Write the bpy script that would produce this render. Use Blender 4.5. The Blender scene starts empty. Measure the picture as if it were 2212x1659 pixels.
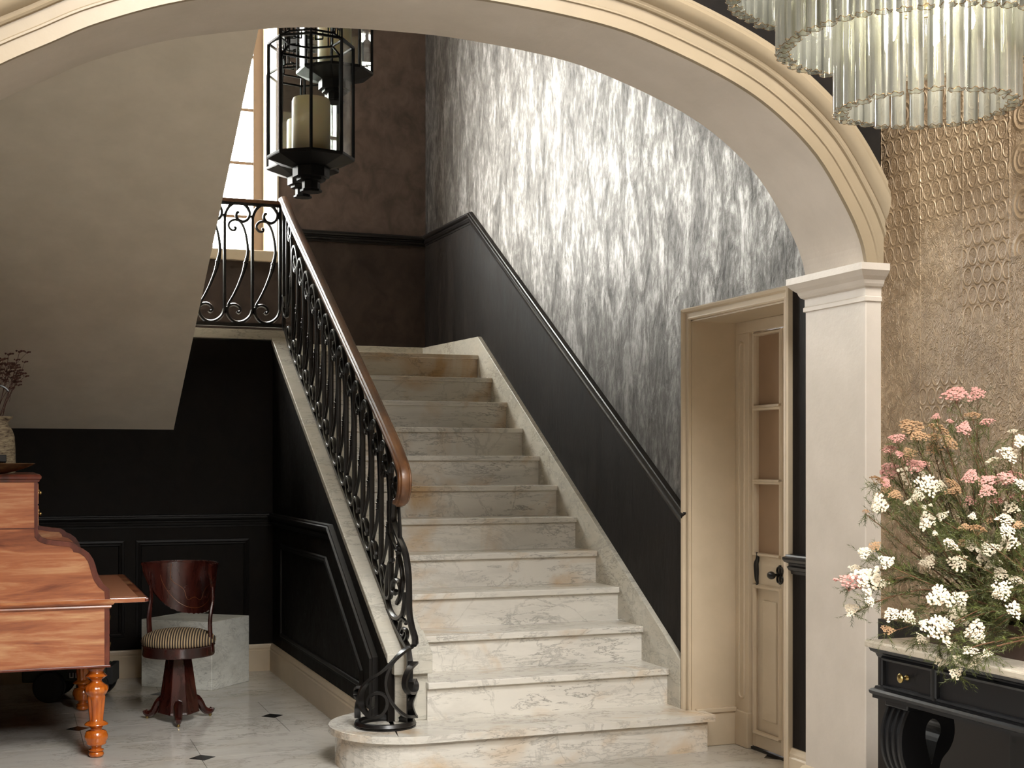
import bpy, math, random
from mathutils import Vector, Matrix
R = math.radians
PI = math.pi
rnd = random.Random(7)
C = bpy.context.scene.collection
SC = bpy.context.scene

# ------------------------------------------------------------------ camera
EYE = 1.28
YAW = R(20.5)
FPX = 2900.0                       # focal length in pixels of the 2212 x 1659 frame
cam = bpy.data.cameras.new('camera')
cam.sensor_fit = 'HORIZONTAL'
cam.sensor_width = 36.0
cam.lens = 36.0 * FPX / 2212.0
cam.shift_y = (1000.0 - 829.5) / 2212.0
cam.clip_start = 0.05
cam_o = bpy.data.objects.new('camera', cam)
C.objects.link(cam_o)
cam_o.location = (0, 0, EYE)
cam_o.rotation_euler = (R(90), 0, -YAW)
SC.camera = cam_o
FW = Vector((math.sin(YAW), math.cos(YAW), 0))
RT = Vector((math.cos(YAW), -math.sin(YAW), 0))


def at(px, py, depth):
    """a point of the place seen at that pixel of the photograph, that far from the lens"""
    return Vector((0, 0, EYE)) + depth * (FW + RT * ((px - 1106.0) / FPX) + Vector((0, 0, 1)) * ((1000.0 - py) / FPX))


# ------------------------------------------------------------------ sky, daylight through the windows, exposure
SKY = 46.0
w = bpy.data.worlds.new('sky')
SC.world = w
w.use_nodes = True
bg = w.node_tree.nodes['Background']
bg.inputs[0].default_value = (1.0, 0.992, 0.968, 1)
bg.inputs[1].default_value = SKY
SC.view_settings.view_transform = 'Standard'
SC.view_settings.look = 'None'
SC.view_settings.exposure = 0.0
SC.view_settings.gamma = 1.0
SC.view_settings.use_curve_mapping = False
SC.cycles.max_bounces = 8
SC.cycles.diffuse_bounces = 5
SC.cycles.glossy_bounces = 4
SC.cycles.transparent_max_bounces = 18
SC.cycles.transmission_bounces = 8
SC.cycles.sample_clamp_indirect = 6.0
SC.cycles.use_adaptive_sampling = True
SC.cycles.adaptive_threshold = 0.05
SC.cycles.adaptive_min_samples = 16
SC.cycles.use_denoising = True
SC.cycles.caustics_reflective = False
SC.cycles.caustics_refractive = False


def portal(name, loc, rot, sx, sy):
    l = bpy.data.lights.new(name, 'AREA')
    l.shape = 'RECTANGLE'
    l.size = sx
    l.size_y = sy
    l.cycles.is_portal = True
    o = bpy.data.objects.new(name, l)
    C.objects.link(o)
    o.location = loc
    o.rotation_euler = rot


WX0, WX1, WZ0, WZ1 = -0.25, 1.79, 2.76, 4.75            # stair window opening in the wall behind the landing
portal('stair_window_daylight', ((WX0 + WX1) / 2, 10.28, (WZ0 + WZ1) / 2), (R(-90), 0, 0), WX1 - WX0, WZ1 - WZ0)
FX0, FX1, FZ0, FZ1 = 0.5, 2.7, 3.7, 5.15                 # tall window in the wall behind the camera
YR = -1.6                                               # rear wall of the room
ZR = 5.3                                                # room ceiling
portal('garden_window_daylight', ((FX0 + FX1) / 2, YR - 0.32, (FZ0 + FZ1) / 2), (R(90), 0, 0), FX1 - FX0, FZ1 - FZ0)
KX0, KX1, KY0, KY1 = 0.6, 2.3, -1.2, 1.7                # added roof opening, unseen, lights the lower steps more than the upper
portal('added_roof_daylight', ((KX0 + KX1) / 2, (KY0 + KY1) / 2, ZR + 0.12), (0, 0, 0), KX1 - KX0, KY1 - KY0)
HY0, HY1, HZ0, HZ1 = 8.70, 9.35, 3.50, 4.75             # added unseen landing window, carries the shine along the right wall
portal('added_landing_daylight', (-0.64, (HY0 + HY1) / 2, (HZ0 + HZ1) / 2), (0, R(-90), 0), HZ1 - HZ0, HY1 - HY0)
SY0, SY1, SZ0, SZ1 = 2.2, 3.5, 1.1, 2.3                 # side window of the room, out of view to the left
portal('side_window_daylight', (-4.22, (SY0 + SY1) / 2, (SZ0 + SZ1) / 2), (0, R(-90), 0), SZ1 - SZ0, SY1 - SY0)


# ------------------------------------------------------------------ material helpers
def hexc(s):
    r = []
    for i in (0, 2, 4):
        v = int(s[i:i + 2], 16) / 255.0
        r.append(v / 12.92 if v < 0.04045 else ((v + 0.055) / 1.055) ** 2.4)
    return (r[0], r[1], r[2], 1.0)


def mat(name, col, rough=0.5, metal=0.0, spec=0.5, coat=0.0, coat_rough=0.1):
    m = bpy.data.materials.new(name)
    m.use_nodes = True
    b = m.node_tree.nodes['Principled BSDF']
    b.inputs['Base Color'].default_value = col if len(col) == 4 else (*col, 1)
    b.inputs['Roughness'].default_value = rough
    b.inputs['Metallic'].default_value = metal
    b.inputs['Specular IOR Level'].default_value = spec
    b.inputs['Coat Weight'].default_value = coat
    b.inputs['Coat Roughness'].default_value = coat_rough
    return m


class N:
    """small node-graph helper"""
    def __init__(s, m):
        s.m = m
        s.t = m.node_tree
        s.b = s.t.nodes['Principled BSDF']

    def new(s, typ, **kw):
        n = s.t.nodes.new(typ)
        for k, v in kw.items():
            setattr(n, k, v)
        return n

    def link(s, a, b):
        s.t.links.new(a, b)

    def coords(s, scale=(1, 1, 1), rot=(0, 0, 0), loc=(0, 0, 0), kind='Object'):
        if kind == 'World':
            src = s.new('ShaderNodeNewGeometry').outputs['Position']
        else:
            src = s.new('ShaderNodeTexCoord').outputs[kind]
        mp = s.new('ShaderNodeMapping')
        mp.inputs['Scale'].default_value = scale
        mp.inputs['Rotation'].default_value = rot
        mp.inputs['Location'].default_value = loc
        s.link(src, mp.inputs['Vector'])
        return mp.outputs[0]

    def noise(s, vec, scale=5, detail=6, rough=0.6, dist=0.0):
        n = s.new('ShaderNodeTexNoise')
        n.inputs['Scale'].default_value = scale
        n.inputs['Detail'].default_value = detail
        n.inputs['Roughness'].default_value = rough
        n.inputs['Distortion'].default_value = dist
        s.link(vec, n.inputs['Vector'])
        return n.outputs['Fac']

    def ramp(s, fac, stops, interp='LINEAR'):
        r = s.new('ShaderNodeValToRGB')
        r.color_ramp.interpolation = interp
        e = r.color_ramp.elements
        while len(e) < len(stops):
            e.new(0.5)
        for i, (p, c) in enumerate(stops):
            e[i].position = p
            e[i].color = c if len(c) == 4 else (*c, 1)
        s.link(fac, r.inputs[0])
        return r.outputs[0]

    def mix(s, fac, a, b, mode='MIX'):
        n = s.new('ShaderNodeMix', data_type='RGBA', blend_type=mode)
        for sock, v in ((n.inputs[0], fac), (n.inputs[6], a), (n.inputs[7], b)):
            if hasattr(v, 'is_linked'):
                s.link(v, sock)
            else:
                sock.default_value = v
        return n.outputs[2]

    def math(s, op, a, b=0.0, clamp=False):
        n = s.new('ShaderNodeMath', operation=op)
        n.use_clamp = clamp
        for sock, v in ((n.inputs[0], a), (n.inputs[1], b)):
            if hasattr(v, 'is_linked'):
                s.link(v, sock)
            else:
                sock.default_value = v
        return n.outputs[0]

    def maprange(s, v, a, b, c, d):
        n = s.new('ShaderNodeMapRange')
        s.link(v, n.inputs[0])
        for i, x in enumerate((a, b, c, d)):
            n.inputs[i + 1].default_value = x
        return n.outputs[0]

    def bump(s, h, strength=0.3, dist=0.01, prev=None):
        n = s.new('ShaderNodeBump')
        n.inputs['Strength'].default_value = strength
        n.inputs['Distance'].default_value = dist
        s.link(h, n.inputs['Height'])
        if prev is not None:
            s.link(prev, n.inputs['Normal'])
        return n.outputs[0]


G = lambda v: (v, v, v, 1)


def plaster_dark(name, base, gloss=(0.34, 0.6), spec=0.5, bump_d=0.006, streak=True):
    m = mat(name, base, 0.45, spec=spec)
    n = N(m)
    co = n.coords((1, 1, 0.28) if streak else (1, 1, 0.8), kind='World')
    a = n.noise(co, 9, 8, 0.62, 0.6)
    b2 = n.noise(co, 38, 6, 0.7, 0.3)
    c2 = n.noise(n.coords((1, 1, 1), kind='World'), 2.2, 5, 0.6)
    col = n.mix(n.maprange(a, 0.35, 0.68, 0, 1), (base[0] * 0.7, base[1] * 0.7, base[2] * 0.7, 1), (base[0] * 1.5, base[1] * 1.5, base[2] * 1.5, 1))
    col = n.mix(n.maprange(c2, 0.4, 0.7, 0, 0.35), col, (base[0] * 1.9, base[1] * 1.85, base[2] * 1.8, 1))
    n.link(col, n.b.inputs['Base Color'])
    n.link(n.maprange(n.math('ADD', n.math('MULTIPLY', a, 0.6), n.math('MULTIPLY', b2, 0.4)), 0.36, 0.64, gloss[0], gloss[1]), n.b.inputs['Roughness'])
    h = n.math('ADD', n.math('MULTIPLY', a, 1.0), n.math('MULTIPLY', b2, 0.35))
    n.link(n.bump(h, 1.0, bump_d), n.b.inputs['Normal'])
    return m


def plaster_pearl():
    """dark pearly lacquered plaster, trowelled in upright strokes"""
    m = mat('dark_pearl_plaster', (0.2, 0.18, 0.16), 0.45, metal=0.85)
    n = N(m)
    co = n.coords((1, 1, 0.42), kind='World')
    a = n.noise(co, 8.5, 7, 0.68, 0.7)
    b2 = n.noise(co, 34, 5, 0.72, 0.3)
    f = n.math('ADD', n.math('MULTIPLY', a, 0.6), n.math('MULTIPLY', b2, 0.4))
    n.link(n.ramp(f, [(0.36, (0.035, 0.030, 0.026)), (0.5, (0.105, 0.096, 0.086)), (0.63, (0.27, 0.253, 0.236))]), n.b.inputs['Base Color'])
    n.link(n.maprange(f, 0.38, 0.62, 0.58, 0.45), n.b.inputs['Roughness'])
    n.link(n.bump(n.math('ADD', a, n.math('MULTIPLY', b2, 0.4)), 1.0, 0.006), n.b.inputs['Normal'])
    return m


def marble(name, base, vein, warm, scale=1.0, rough=0.22, warm_amt=0.5, vein_rot=(0.4, 0.7, 0.6), kind='World', fleck=0.55):
    m = mat(name, base, rough, spec=0.5)
    n = N(m)
    co = n.coords((scale, scale, scale), rot=vein_rot, kind=kind)
    big = n.noise(co, 1.9, 6, 0.6, 0.4)
    nd = n.noise(co, 1.6, 8, 0.62, 0.9)
    v1 = n.maprange(n.math('ABSOLUTE', n.math('SUBTRACT', nd, 0.5)), 0.0, 0.012, 0.6, 0)
    st = n.coords((scale * 1.2, scale * 2.4, scale * 6.0), rot=(0.35, 0.42, 0.25), kind=kind)
    nd2 = n.noise(st, 2.6, 8, 0.68, 0.35)
    v2 = n.maprange(n.math('ABSOLUTE', n.math('SUBTRACT', nd2, 0.46)), 0.0, 0.020, 0.9, 0)
    fk = n.noise(n.coords((scale * 3.0, scale * 5.0, scale * 15.0), rot=(0.35, 0.55, 0.3), kind=kind), 2.6, 5, 0.62, 0.4)
    v3 = n.maprange(fk, 0.60, 0.74, 0, fleck)
    cloud = n.noise(st, 1.4, 6, 0.65, 0.5)
    mask = n.maprange(big, 0.40, 0.62, 0.22, 1.0)
    vv = n.math('MULTIPLY', n.math('MAXIMUM', n.math('MAXIMUM', v1, v2), v3), mask, clamp=True)
    grey = tuple(base[i] * 0.74 for i in range(3)) + (1,)
    col = n.mix(n.maprange(cloud, 0.44, 0.70, 0, 0.7), base, grey)
    wn = n.noise(co, 2.3, 5, 0.55, 0.8)
    col = n.mix(n.maprange(wn, 0.50, 0.70, 0, warm_amt), col, warm)
    col = n.mix(n.math('MULTIPLY', vv, 0.75), col, vein)
    n.link(col, n.b.inputs['Base Color'])
    n.link(n.maprange(cloud, 0.3, 0.7, rough * 0.8, rough * 1.35), n.b.inputs['Roughness'])
    return m


def painted(name, base, rough=0.38, bump_d=0.0015, scale=(1, 1, 1)):
    m = mat(name, base, rough, spec=0.5)
    n = N(m)
    co = n.coords(scale, kind='World')
    a = n.noise(co, 5, 5, 0.6)
    b2 = n.noise(co, 60, 4, 0.6)
    n.link(n.mix(n.maprange(a, 0.35, 0.7, 0, 1), (base[0] * 0.93, base[1] * 0.93, base[2] * 0.92, 1), (min(1, base[0] * 1.05), min(1, base[1] * 1.05), min(1, base[2] * 1.05), 1)), n.b.inputs['Base Color'])
    n.link(n.bump(n.math('ADD', a, n.math('MULTIPLY', b2, 0.25)), 0.7, bump_d), n.b.inputs['Normal'])
    return m


def wood(name, c0, c1, c2, axis_scale=(2, 18, 18), rough=0.25, coat=0.6, kind='Object', dist=1.2):
    m = mat(name, c1, rough, coat=coat, coat_rough=0.12)
    n = N(m)
    co = n.coords(axis_scale, kind=kind)
    a = n.noise(co, 1.0, 7, 0.6, dist)
    f = n.noise(n.coords(tuple(v * 5 for v in axis_scale), kind=kind), 1.0, 5, 0.7, 0.4)
    t = n.math('ADD', n.math('MULTIPLY', a, 0.8), n.math('MULTIPLY', f, 0.2))
    n.link(n.ramp(t, [(0.34, c0), (0.5, c1), (0.66, c2)]), n.b.inputs['Base Color'])
    n.link(n.maprange(a, 0.3, 0.7, rough * 0.85, rough * 1.3), n.b.inputs['Roughness'])
    return m


M = {}
BROWN = (0.040, 0.031, 0.026)
M['plaster'] = plaster_pearl()
M['plaster_low'] = plaster_dark('stair_wall_shade_tone', (0.010, 0.0075, 0.006), gloss=(0.5, 0.7), spec=0.12, bump_d=0.003)  # fading light low on the stair wall put into a darker colour
M['plaster_back_shade'] = plaster_dark('landing_wall_shade_tone', (0.034, 0.023, 0.018), gloss=(0.5, 0.7), spec=0.25, bump_d=0.001, streak=False)  # landing wall paint again, its shade put into the colour
M['plaster_back'] = plaster_dark('brown_wall_lit_tone', (0.085, 0.060, 0.049), gloss=(0.5, 0.7), spec=0.3, bump_d=0.001, streak=False)  # same brown paint as the nook wall, lightened in colour to read as lit
M['plaster_flat'] = plaster_dark('brown_wall_shade_tone', (0.0075, 0.0058, 0.0045), gloss=(0.6, 0.8), spec=0.12, bump_d=0.001, streak=False)  # same brown paint as the landing wall, nook shade put into the colour
M['dado'] = mat('dark_brown_woodwork', (0.009, 0.007, 0.006), 0.36, spec=0.4)
M['dado_dull'] = mat('dark_panel_woodwork', (0.008, 0.0065, 0.0055), 0.5, spec=0.25)
M['cream'] = painted('cream_joinery_paint', hexc('c3b299'), 0.36)
M['archivolt'] = painted('cream_paint_darkened', hexc('8c7d66'), 0.4)  # joinery cream again, colour darkened to stand in for weaker light
M['arch'] = painted('taupe_arch_paint', hexc('c2b8ac'), 0.38, 0.003)
M['soffit'] = painted('soffit_paint', hexc('ebe1d0'), 0.75, 0.0008)
M['marble'] = marble('stair_marble', hexc('d6d1c7'), hexc('4a4741'), hexc('b9935c'), 1.0, 0.20, 0.75)
M['marble_cap'] = marble('string_marble', hexc('c4bfb2'), hexc('5f5d59'), hexc('ad9f85'), 1.3, 0.22, 0.25)
M['marble_floor'] = marble('floor_marble', hexc('c0bbb3'), hexc('64615a'), hexc('a0957f'), 0.9, 0.16, 0.3, vein_rot=(0.2, 0.3, 0.3))
M['marble_block'] = marble('block_marble', hexc('dadad2'), hexc('5c5c56'), hexc('95907f'), 2.2, 0.4, 0.2, vein_rot=(0.9, 0.9, 0.3), fleck=1.0)
M['marble_top'] = marble('console_marble', hexc('bdb3a2'), hexc('7d7467'), hexc('a08c6d'), 2.5, 0.25, 0.3)
M['black_stone'] = mat('black_inset_stone', (0.012, 0.012, 0.012), 0.25)
M['joint'] = mat('stone_joint', hexc('6f695e'), 0.8)
M['iron'] = mat('black_wrought_iron', (0.008, 0.007, 0.0065), 0.32, spec=0.45)
M['lantern_metal'] = mat('lantern_black_metal', (0.005, 0.0045, 0.0045), 0.45, spec=0.25)
M['rail_wood'] = wood('handrail_wood', hexc('3a2416'), hexc('5b3a22'), hexc('7a5332'), (6, 2, 6), 0.38, 0.15, 'World')
M['mahogany'] = wood('desk_mahogany', hexc('6a3420'), hexc('a3603a'), hexc('c89a6c'), (1.3, 5, 13), 0.34, 0.6, 'World')
M['mahogany_dark'] = wood('desk_banding_mahogany', hexc('3a150a'), hexc('5a2412'), hexc('70331a'), (9, 6, 4), 0.35, 0.15, 'World')
M['leg_wood'] = wood('turned_leg_wood', hexc('8a3d0f'), hexc('b05a18'), hexc('c8752a'), (12, 12, 3), 0.2, 0.8, 'World')
M['chair_wood'] = wood('chair_mahogany', hexc('1e0a07'), hexc('34120d'), hexc('4a2016'), (10, 10, 3), 0.26, 0.5, 'World')
M['inlay'] = mat('light_wood_inlay', hexc('7c4a22'), 0.35)
M['brass'] = mat('aged_brass', hexc('b29a62'), 0.28, 1.0)
M['black_paint'] = mat('ebonised_black_paint', (0.006, 0.006, 0.0068), 0.36, spec=0.4)
M['candle'] = mat('cream_wax', hexc('e8d9b4'), 0.45)
M['candle'].node_tree.nodes['Principled BSDF'].inputs['Subsurface Weight'].default_value = 0.35
M['candle'].node_tree.nodes['Principled BSDF'].inputs['Subsurface Radius'].default_value = (0.03, 0.02, 0.01)
M['tyre'] = mat('black_rubber', (0.008, 0.008, 0.008), 0.55)
M['army_green'] = mat('dull_green_paint', (0.035, 0.045, 0.022), 0.45)
M['white_print'] = mat('white_lettering', (0.6, 0.6, 0.58), 0.6)
M['copper'] = mat('copper_wire', hexc('8f7048'), 0.3, 1.0)
M['stem'] = mat('woody_stem', hexc('6b4a34'), 0.7)
M['dry_stem'] = mat('dried_red_brown_stem', hexc('4a2a1e'), 0.8)
M['moss'] = mat('moss', hexc('3f3618'), 0.95)
M['pot_wood'] = mat('dark_planter_wood', hexc('3a2518'), 0.6)
M['window_dark'] = mat('window_frame_paint', hexc('5a4a3c'), 0.45)
M['pane_curtain'] = painted('curtained_door_pane', hexc('8f7359'), 0.3, 0.0005)
M['ceiling'] = mat('ceiling_paint', hexc('c9bda6'), 0.8)
M['tan_wall'] = mat('bronze_room_wall', hexc('5c4834'), 0.7)
M['parquet'] = mat('pale_stone_room_floor', hexc('a59c8c'), 0.35)


def glass_mix(name, tint, gloss, body=0.0, body_col=(1, 1, 1, 1), rough=0.02):
    m = bpy.data.materials.new(name)
    m.use_nodes = True
    t = m.node_tree
    t.nodes.clear()
    out = t.nodes.new('ShaderNodeOutputMaterial')
    tr = t.nodes.new('ShaderNodeBsdfTransparent')
    tr.inputs[0].default_value = tint
    gl = t.nodes.new('ShaderNodeBsdfGlossy')
    gl.inputs['Roughness'].default_value = rough
    lw = t.nodes.new('ShaderNodeLayerWeight')
    lw.inputs[0].default_value = gloss
    mx = t.nodes.new('ShaderNodeMixShader')
    if body > 0:
        t.links.new(lw.outputs['Fresnel'], mx.inputs[0])
    else:
        pw = t.nodes.new('ShaderNodeMath')
        pw.operation = 'POWER'
        pw.inputs[1].default_value = 4.0
        t.links.new(lw.outputs['Facing'], pw.inputs[0])
        ml = t.nodes.new('ShaderNodeMath')
        ml.operation = 'MULTIPLY_ADD'
        ml.inputs[1].default_value = 0.45
        ml.inputs[2].default_value = 0.035
        t.links.new(pw.outputs[0], ml.inputs[0])
        t.links.new(ml.outputs[0], mx.inputs[0])
    t.links.new(tr.outputs[0], mx.inputs[1])
    t.links.new(gl.outputs[0], mx.inputs[2])
    last = mx
    if body > 0:
        tl = t.nodes.new('ShaderNodeBsdfTranslucent')
        tl.inputs[0].default_value = body_col
        df = t.nodes.new('ShaderNodeBsdfDiffuse')
        df.inputs[0].default_value = body_col
        m1 = t.nodes.new('ShaderNodeMixShader')
        m1.inputs[0].default_value = 0.5
        t.links.new(tl.outputs[0], m1.inputs[1])
        t.links.new(df.outputs[0], m1.inputs[2])
        m2 = t.nodes.new('ShaderNodeMixShader')
        m2.inputs[0].default_value = body
        t.links.new(mx.outputs[0], m2.inputs[1])
        t.links.new(m1.outputs[0], m2.inputs[2])
        last = m2
    t.links.new(last.outputs[0], out.inputs[0])
    return m


M['pane'] = glass_mix('lantern_glass', (0.97, 0.98, 0.97, 1), 0.5)
M['window_glass'] = glass_mix('window_glass', (0.97, 0.98, 0.97, 1), 0.5)
M['tube_glass'] = glass_mix('chandelier_glass', (0.95, 0.955, 0.91, 1), 0.45, 0.20, (0.96, 0.95, 0.86, 1), 0.06)


def emissive(name, col, s):
    m = bpy.data.materials.new(name)
    m.use_nodes = True
    b = m.node_tree.nodes['Principled BSDF']
    b.inputs['Base Color'].default_value = (*col, 1)
    b.inputs['Emission Color'].default_value = (*col, 1)
    b.inputs['Emission Strength'].default_value = s
    return m


M['bulb'] = emissive('lit_bulb', (1.0, 0.94, 0.84), 85)


def leafy(name, col):
    m = mat(name, col, 0.55)
    n = N(m)
    a = n.noise(n.coords(kind='World'), 25, 3, 0.6)
    n.link(n.mix(n.maprange(a, 0.35, 0.65, 0, 1), tuple(v * 0.55 for v in col[:3]) + (1,), tuple(v * 1.4 for v in col[:3]) + (1,)), n.b.inputs['Base Color'])
    n.b.inputs['Transmission Weight'].default_value = 0.0
    return m


M['leaf'] = leafy('needle_foliage', hexc('4c5222'))
M['head_W'] = mat('white_florets', hexc('dbcdb4'), 0.7)
M['head_P'] = mat('pink_florets', hexc('c08a80'), 0.7)
M['head_T'] = mat('faded_tan_florets', hexc('a17f5c'), 0.75)

# wallpaper: embossed bronze patchwork
m = mat('embossed_bronze_wallpaper', hexc('8f7455'), 0.42, metal=0.25, spec=0.5)
n = N(m)
cw = n.coords((1, 1, 1), kind='World')
sep = n.new('ShaderNodeSeparateXYZ')
n.link(cw, sep.inputs[0])
yy, zz = sep.outputs[1], sep.outputs[2]


def cell(v, size, off=0.0):
    return n.math('FRACT', n.math('DIVIDE', n.math('ADD', v, 10 + off), size))


def oval(pw, ph, offy=0.0, offz=0.0, rad=0.42, wid=0.10, stagger=True):
    row = n.math('FLOOR', n.math('DIVIDE', n.math('ADD', zz, 10 + offz), ph))
    sh = n.math('MULTIPLY', n.math('MODULO', row, 2.0), pw * 0.5 if stagger else 0.0)
    u = n.math('SUBTRACT', n.math('FRACT', n.math('DIVIDE', n.math('ADD', n.math('ADD', yy, 10 + offy), sh), pw)), 0.5)
    v = n.math('SUBTRACT', cell(zz, ph, offz), 0.5)
    d = n.math('SQRT', n.math('ADD', n.math('MULTIPLY', u, u), n.math('MULTIPLY', v, v)))
    return n.maprange(n.math('ABSOLUTE', n.math('SUBTRACT', d, rad)), 0.0, wid, 1, 0), d


o1, d1 = oval(0.045, 0.062, rad=0.44, wid=0.10)
o2, d2 = oval(0.115, 0.135, 0.03, 0.02, rad=0.33, wid=0.09, stagger=False)
o2b = n.math('MAXIMUM', o2, n.math('MULTIPLY', n.maprange(n.math('ABSOLUTE', n.math('SUBTRACT', d2, 0.18)), 0, 0.06, 1, 0), 0.8))
fine = n.noise(n.coords((1, 1, 1), kind='World'), 95, 4, 0.7, 0.5)
lace = n.maprange(n.math('ABSOLUTE', n.math('SUBTRACT', n.noise(n.coords((1, 1, 0.8), kind='World'), 30, 3, 0.5, 2.6), 0.5)), 0.0, 0.10, 1, 0)
# patches: strips of different papers
strip = n.math('FLOOR', n.math('DIVIDE', n.math('ADD', yy, 10.02), 0.215))
stripz = n.math('FLOOR', n.math('DIVIDE', n.math('ADD', zz, n.math('MULTIPLY', n.math('MODULO', strip, 3.0), 0.17)), 0.52))
comb = n.new('ShaderNodeCombineXYZ')
n.link(strip, comb.inputs[0])
n.link(stripz, comb.inputs[1])
wn_ = n.new('ShaderNodeTexWhiteNoise', noise_dimensions='2D')
n.link(comb.outputs[0], wn_.inputs['Vector'])
pv = wn_.outputs['Value']
selA = n.math('LESS_THAN', pv, 0.42)
selB = n.math('GREATER_THAN', pv, 0.68)
hA = n.math('MULTIPLY', o1, selA)
hB = n.math('MULTIPLY', o2b, selB)
hC = n.math('MULTIPLY', lace, n.math('SUBTRACT', 1.0, n.math('MULTIPLY', n.math('MAXIMUM', selA, selB), 0.55)))
seam = n.maprange(n.math('ABSOLUTE', n.math('SUBTRACT', cell(yy, 0.215, 0.02), 0.5)), 0.475, 0.5, 0, 1)
hgt = n.math('ADD', n.math('MAXIMUM', n.math('MAXIMUM', hA, hB), n.math('MULTIPLY', hC, 0.8)), n.math('ADD', n.math('MULTIPLY', fine, 0.45), n.math('MULTIPLY', seam, 0.8)))
wear = n.noise(n.coords((1, 1, 0.9), kind='World'), 2.4, 7, 0.6, 0.5)
colw = n.mix(n.maprange(wear, 0.38, 0.66, 0, 1), hexc('7d664b'), hexc('b39a7a'))
colw = n.mix(n.maprange(hgt, 0.1, 1.2, 0, 0.6), n.mix(0.40, colw, hexc('5c4731')), n.mix(0.25, colw, hexc('cdb590')))
n.link(colw, n.b.inputs['Base Color'])
n.link(n.maprange(fine, 0.3, 0.7, 0.34, 0.52), n.b.inputs['Roughness'])
n.link(n.bump(hgt, 1.0, 0.006), n.b.inputs['Normal'])
M['wallpaper'] = m

# seat fabric: narrow stripes
m = mat('striped_seat_fabric', hexc('8c7a60'), 0.85)
n = N(m)
sx = n.new('ShaderNodeSeparateXYZ')
n.link(n.coords((1, 1, 1), rot=(0, 0, R(12))), sx.inputs[0])
st = n.math('FRACT', n.math('DIVIDE', n.math('ADD', sx.outputs[0], 5.0), 0.0125))
sm = n.math('LESS_THAN', n.math('ABSOLUTE', n.math('SUBTRACT', st, 0.5)), 0.23)
n.link(n.mix(sm, hexc('251a14'), hexc('a08a68')), n.b.inputs['Base Color'])
M['fabric'] = m

# rough pottery, old wood bowl
m = mat('weathered_pottery', hexc('8a7a63'), 0.85)
n = N(m)
a = n.noise(n.coords((1, 1, 3.5), kind='World'), 22, 7, 0.7, 0.6)
n.link(n.ramp(a, [(0.36, hexc('3a2c20')), (0.47, hexc('7b6b55')), (0.62, hexc('a39679'))]), n.b.inputs['Base Color'])
n.link(n.bump(a, 0.9, 0.006), n.b.inputs['Normal'])
M['pottery'] = m
M['bowl'] = wood('old_bowl_wood', hexc('4a361f'), hexc('745636'), hexc('a08052'), (4, 10, 30), 0.5, 0.1, 'World')


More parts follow.
